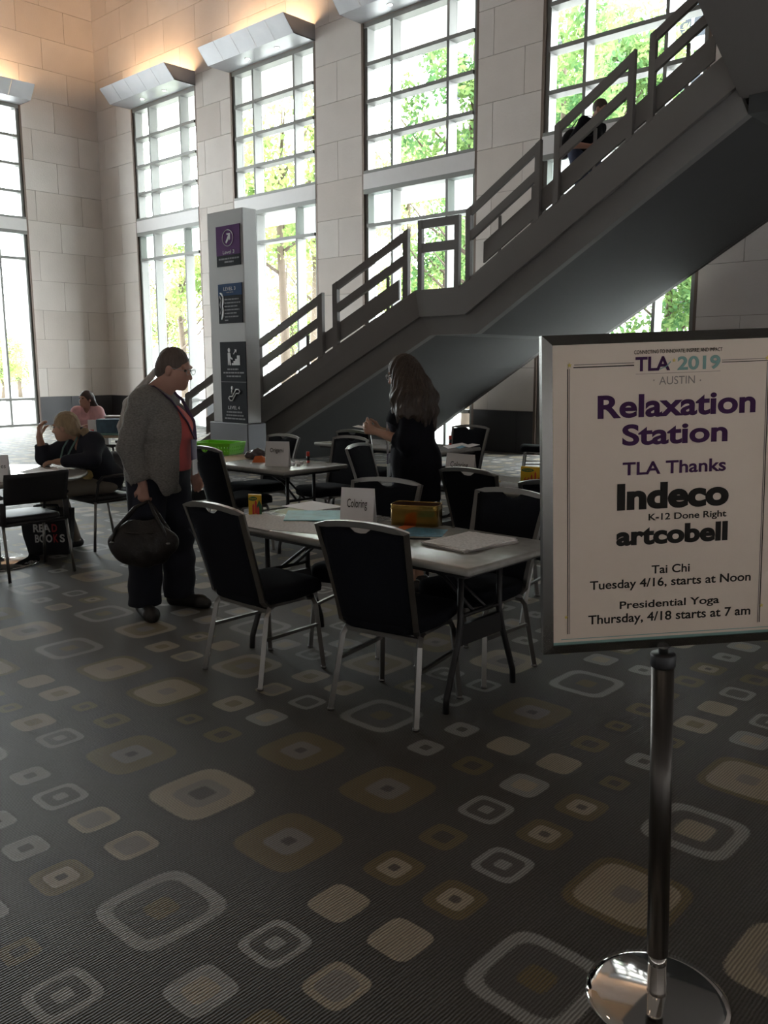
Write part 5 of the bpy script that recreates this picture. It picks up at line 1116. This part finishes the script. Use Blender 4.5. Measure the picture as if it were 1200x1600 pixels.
# sheets
paper('large line-art colouring sheet at the corner by the small crayon box', [(347, 815), (400, 800), (468, 812), (418, 829)], T, 'scribble', .0008, 'colouring_sheet')
paper('line-art colouring sheet overlapping the large one under the aqua book', [(408, 826), (452, 811), (506, 818), (498, 835)], T+.001, 'scribble', .0008, 'colouring_sheet')
M['palegreen'] = mat('pale_green_page', (.52, .58, .42), .8, var=.2, scale=10)
paper('pale green picture page beneath the white page', [(428, 800), (470, 788), (505, 797), (462, 806)], T, 'palegreen', .0008, 'colouring_sheet')
paper('white page lying behind the aqua colouring book', [(440, 791), (488, 783), (538, 792), (487, 799)], T+.0015, 'paper', .002)
bk = paper('aqua watercolour colouring book beside the Coloring card', [(450, 799), (534, 799), (531, 814), (443, 814)], T+.0025, 'aqua', .006, 'colouring_book', 'book')
paper('blue starfish colouring page in front of the brass tin', [(636, 838), (632, 823), (700, 828), (690, 839)], T, 'star', .0012, 'colouring_sheet')
paper('orange page corner peeping out beside the brass tin', [(622, 824), (640, 818), (650, 822), (632, 828)], T+.0012, 'orange', .0008, 'colouring_sheet')
pn = thing('pen', 'black pen lying by the blue starfish page', 'pen', (*onZ(655, 843, T)[:2], T+.005), R(35)); MB().tube([(-.06, 0, 0), (.055, 0, 0)], .0048, 8).obj('barrel', 'black', pn); MB().tube([(.055, 0, 0), (.07, 0, 0)], [.004, .001], 8).obj('tip', 'chrome', pn)
q = [(-2.665, 3.16), (-2.385, 3.13), (-2.335, 3.50), (-2.615, 3.53)]
for i in range(7):
    rg = random.Random(i); dx, dy, aa = rg.uniform(-.006, .006), rg.uniform(-.006, .006), rg.uniform(-.02, .02)+(.16 if i == 6 else 0); cx, cy_ = -2.50, 3.33
    pts = [(cx+dx+(x-cx)*math.cos(aa)-(y-cy_)*math.sin(aa), cy_+dy+(x-cx)*math.sin(aa)+(y-cy_)*math.cos(aa)) for x, y in q]
    paper('topmost white sheet skewed on the paper stack' if i == 6 else 'white sheet in the paper stack near the table corner', pts, T+i*.0026, 'paper' if i < 6 else 'scribble', .0024, 'paper_sheet', 'paper', 'sheets in the paper stack', px=False)
# origami table
def glue(x, y, lab, z=T):
    p = onZ(x, y, z); g = thing('glue_stick', lab, 'glue stick', (p[0], p[1], z)); MB().lathe([(.0135, 0), (.0135, .022)], 16).obj('screw_base', 'red', g); MB().lathe([(.0145, .020), (.0145, .060)], 16).obj('label_tube', 'black', g); MB().lathe([(.0155, .060), (.0155, .098), (.0145, .10)], 16).obj('cap', 'red', g)
glue(481.5, 723, 'red-capped glue stick standing on the origami table'); glue(703.5, 695, 'red-capped glue stick standing on the far table')
p = onZ(340, 708, T); bs = thing('plastic_basket', 'lime green perforated plastic basket on the origami table', 'basket', (p[0], p[1]+.02, T), R(20))
def wallrow(mb, L0, z0, z1, off, ax):
    if ax == 'x': mb.box(-L0, L0, off-.003, off+.003, z0, z1)
    else: mb.box(off-.003, off+.003, -L0, L0, z0, z1)
mb = MB(); hx_, hy_ = .20, .13
mb.box(-hx_, hx_, -hy_, hy_, 0, .004)
for ax, L0, off in (('x', hx_, hy_), ('x', hx_, -hy_), ('y', hy_, hx_), ('y', hy_, -hx_)):
    for z0, z1 in ((.0, .03), (.045, .062), (.077, .11)): wallrow(mb, L0, z0, z1, off, ax)
    n = 12 if ax == 'x' else 8
    for z0, z1 in ((.03, .045), (.062, .077)):
        for i in range(n+1):
            u = -L0+2*L0*i/n
            if ax == 'x': mb.box(max(-L0, u-.010), min(L0, u+.010), off-.003, off+.003, z0, z1)
            else: mb.box(off-.003, off+.003, max(-L0, u-.010), min(L0, u+.010), z0, z1)
mb.v = [(x*(1+.9*z), y*(1+1.1*z), z) for x, y, z in mb.v]; mb.obj('basket_wall', 'green', bs)
k1, k2 = 1+.9*.11, 1+1.1*.11; MB().tube([(hx_*k1, hy_*k2, .11), (-hx_*k1, hy_*k2, .11), (-hx_*k1, -hy_*k2, .11), (hx_*k1, -hy_*k2, .11)], .006, 6, closed=True).obj('rim', 'green', bs)
paper('tan card lying in front of the green basket', [(330, 716), (388, 709), (404, 715), (345, 723)], T, 'tan', .002, 'card_sheet', 'card')
p = onZ(392, 717, T); f = Field((-.14, -.1, -.01), (.14, .1, .13), .008); f.add([ell((0, 0, .03), (.10, .055, .045)), ell((.03, .01, .06), (.06, .04, .035))], .03); f.ripple(lambda x, y, z: .007*np.sin(x*70+z*60)*np.sin(y*80+z*40)); f.plane((0, 0, 0), (0, 0, -1))
o = f.mesh('plastic_bag', 'film', None); o.location = (p[0], p[1]+.05, T); o.rotation_euler.z = R(35); tag(o, 'crumpled dark plastic bag between the green basket and the Origami card', 'bag')
p = onZ(405, 722, T); og = MB().add([(-.06, -.03, 0), (.06, -.035, 0), (.07, .03, 0), (-.05, .04, 0), (-.035, -.01, .055), (.03, -.02, .062), (.045, .012, .05)], [(3, 2, 1, 0), (0, 1, 5, 4), (1, 2, 6, 5), (2, 3, 4, 6), (3, 0, 4), (4, 5, 6)]).obj('folded_paper', 'orange', None, (p[0], p[1], T), R(40)); tag(og, 'orange folded paper model beside the Origami card', 'origami')
for i, (x, y) in enumerate(((458, 727), (464, 724.5), (471, 725), (466, 728.5))):
    p = onZ(x, y, T); o = MB().rbox((0, 0, .013), (.034, .022, .026), .003, 1).obj('paper_cube', 'paper', None, (p[0], p[1], T), R(20*i)); tag(o, 'tiny white folded paper block beside the Origami card', 'origami', 'folded white blocks')
# second coloring table and far table
for i, (x, y, m) in enumerate(((-3.74, 5.05, 'tan'), (-3.71, 5.08, 'aqua'), (-3.69, 5.06, 'ycloth'))):
    o = MB().rbox((0, 0, .006), (.15, .22, .012), .002, 1).obj('colouring_book', m, None, (x, y, T+i*.012), R(-40+14*i)); tag(o, ['tan colouring book at the bottom of the small stack on the second coloring table', 'blue colouring book in the middle of the small stack on the second coloring table', 'yellow colouring book on top of the small stack on the second coloring table'][i], 'book', 'colouring book stack')
paper('white sheets around the glue stick on the far table', [(692, 697), (722, 692), (735, 696), (700, 701)], T, 'paper', .0015); paper('white sheet near the corner of the far table', [(722, 697), (738, 693), (750, 695), (733, 699)], T, 'paper', .001)
paper('small blue card beside the sheets on the far table', [(712, 699), (722, 696), (728, 698), (718, 701)], T+.0016, 'star', .001, 'card_sheet', 'card')
# paper in the hands of the woman in black
pw = Matrix.Translation(W2.location) @ Matrix.Rotation(W2.rotation_euler.z, 4, 'Z') @ Vector((0, .375, 1.17))
o = MB().box(-.07, .07, -.05, .05, -.0008, .0008).obj('paper_slip', 'paper', None, pw, W2.rotation_euler.z); o.rotation_euler.x = R(8); tag(o, 'white slip of paper held by the woman in black', 'paper')
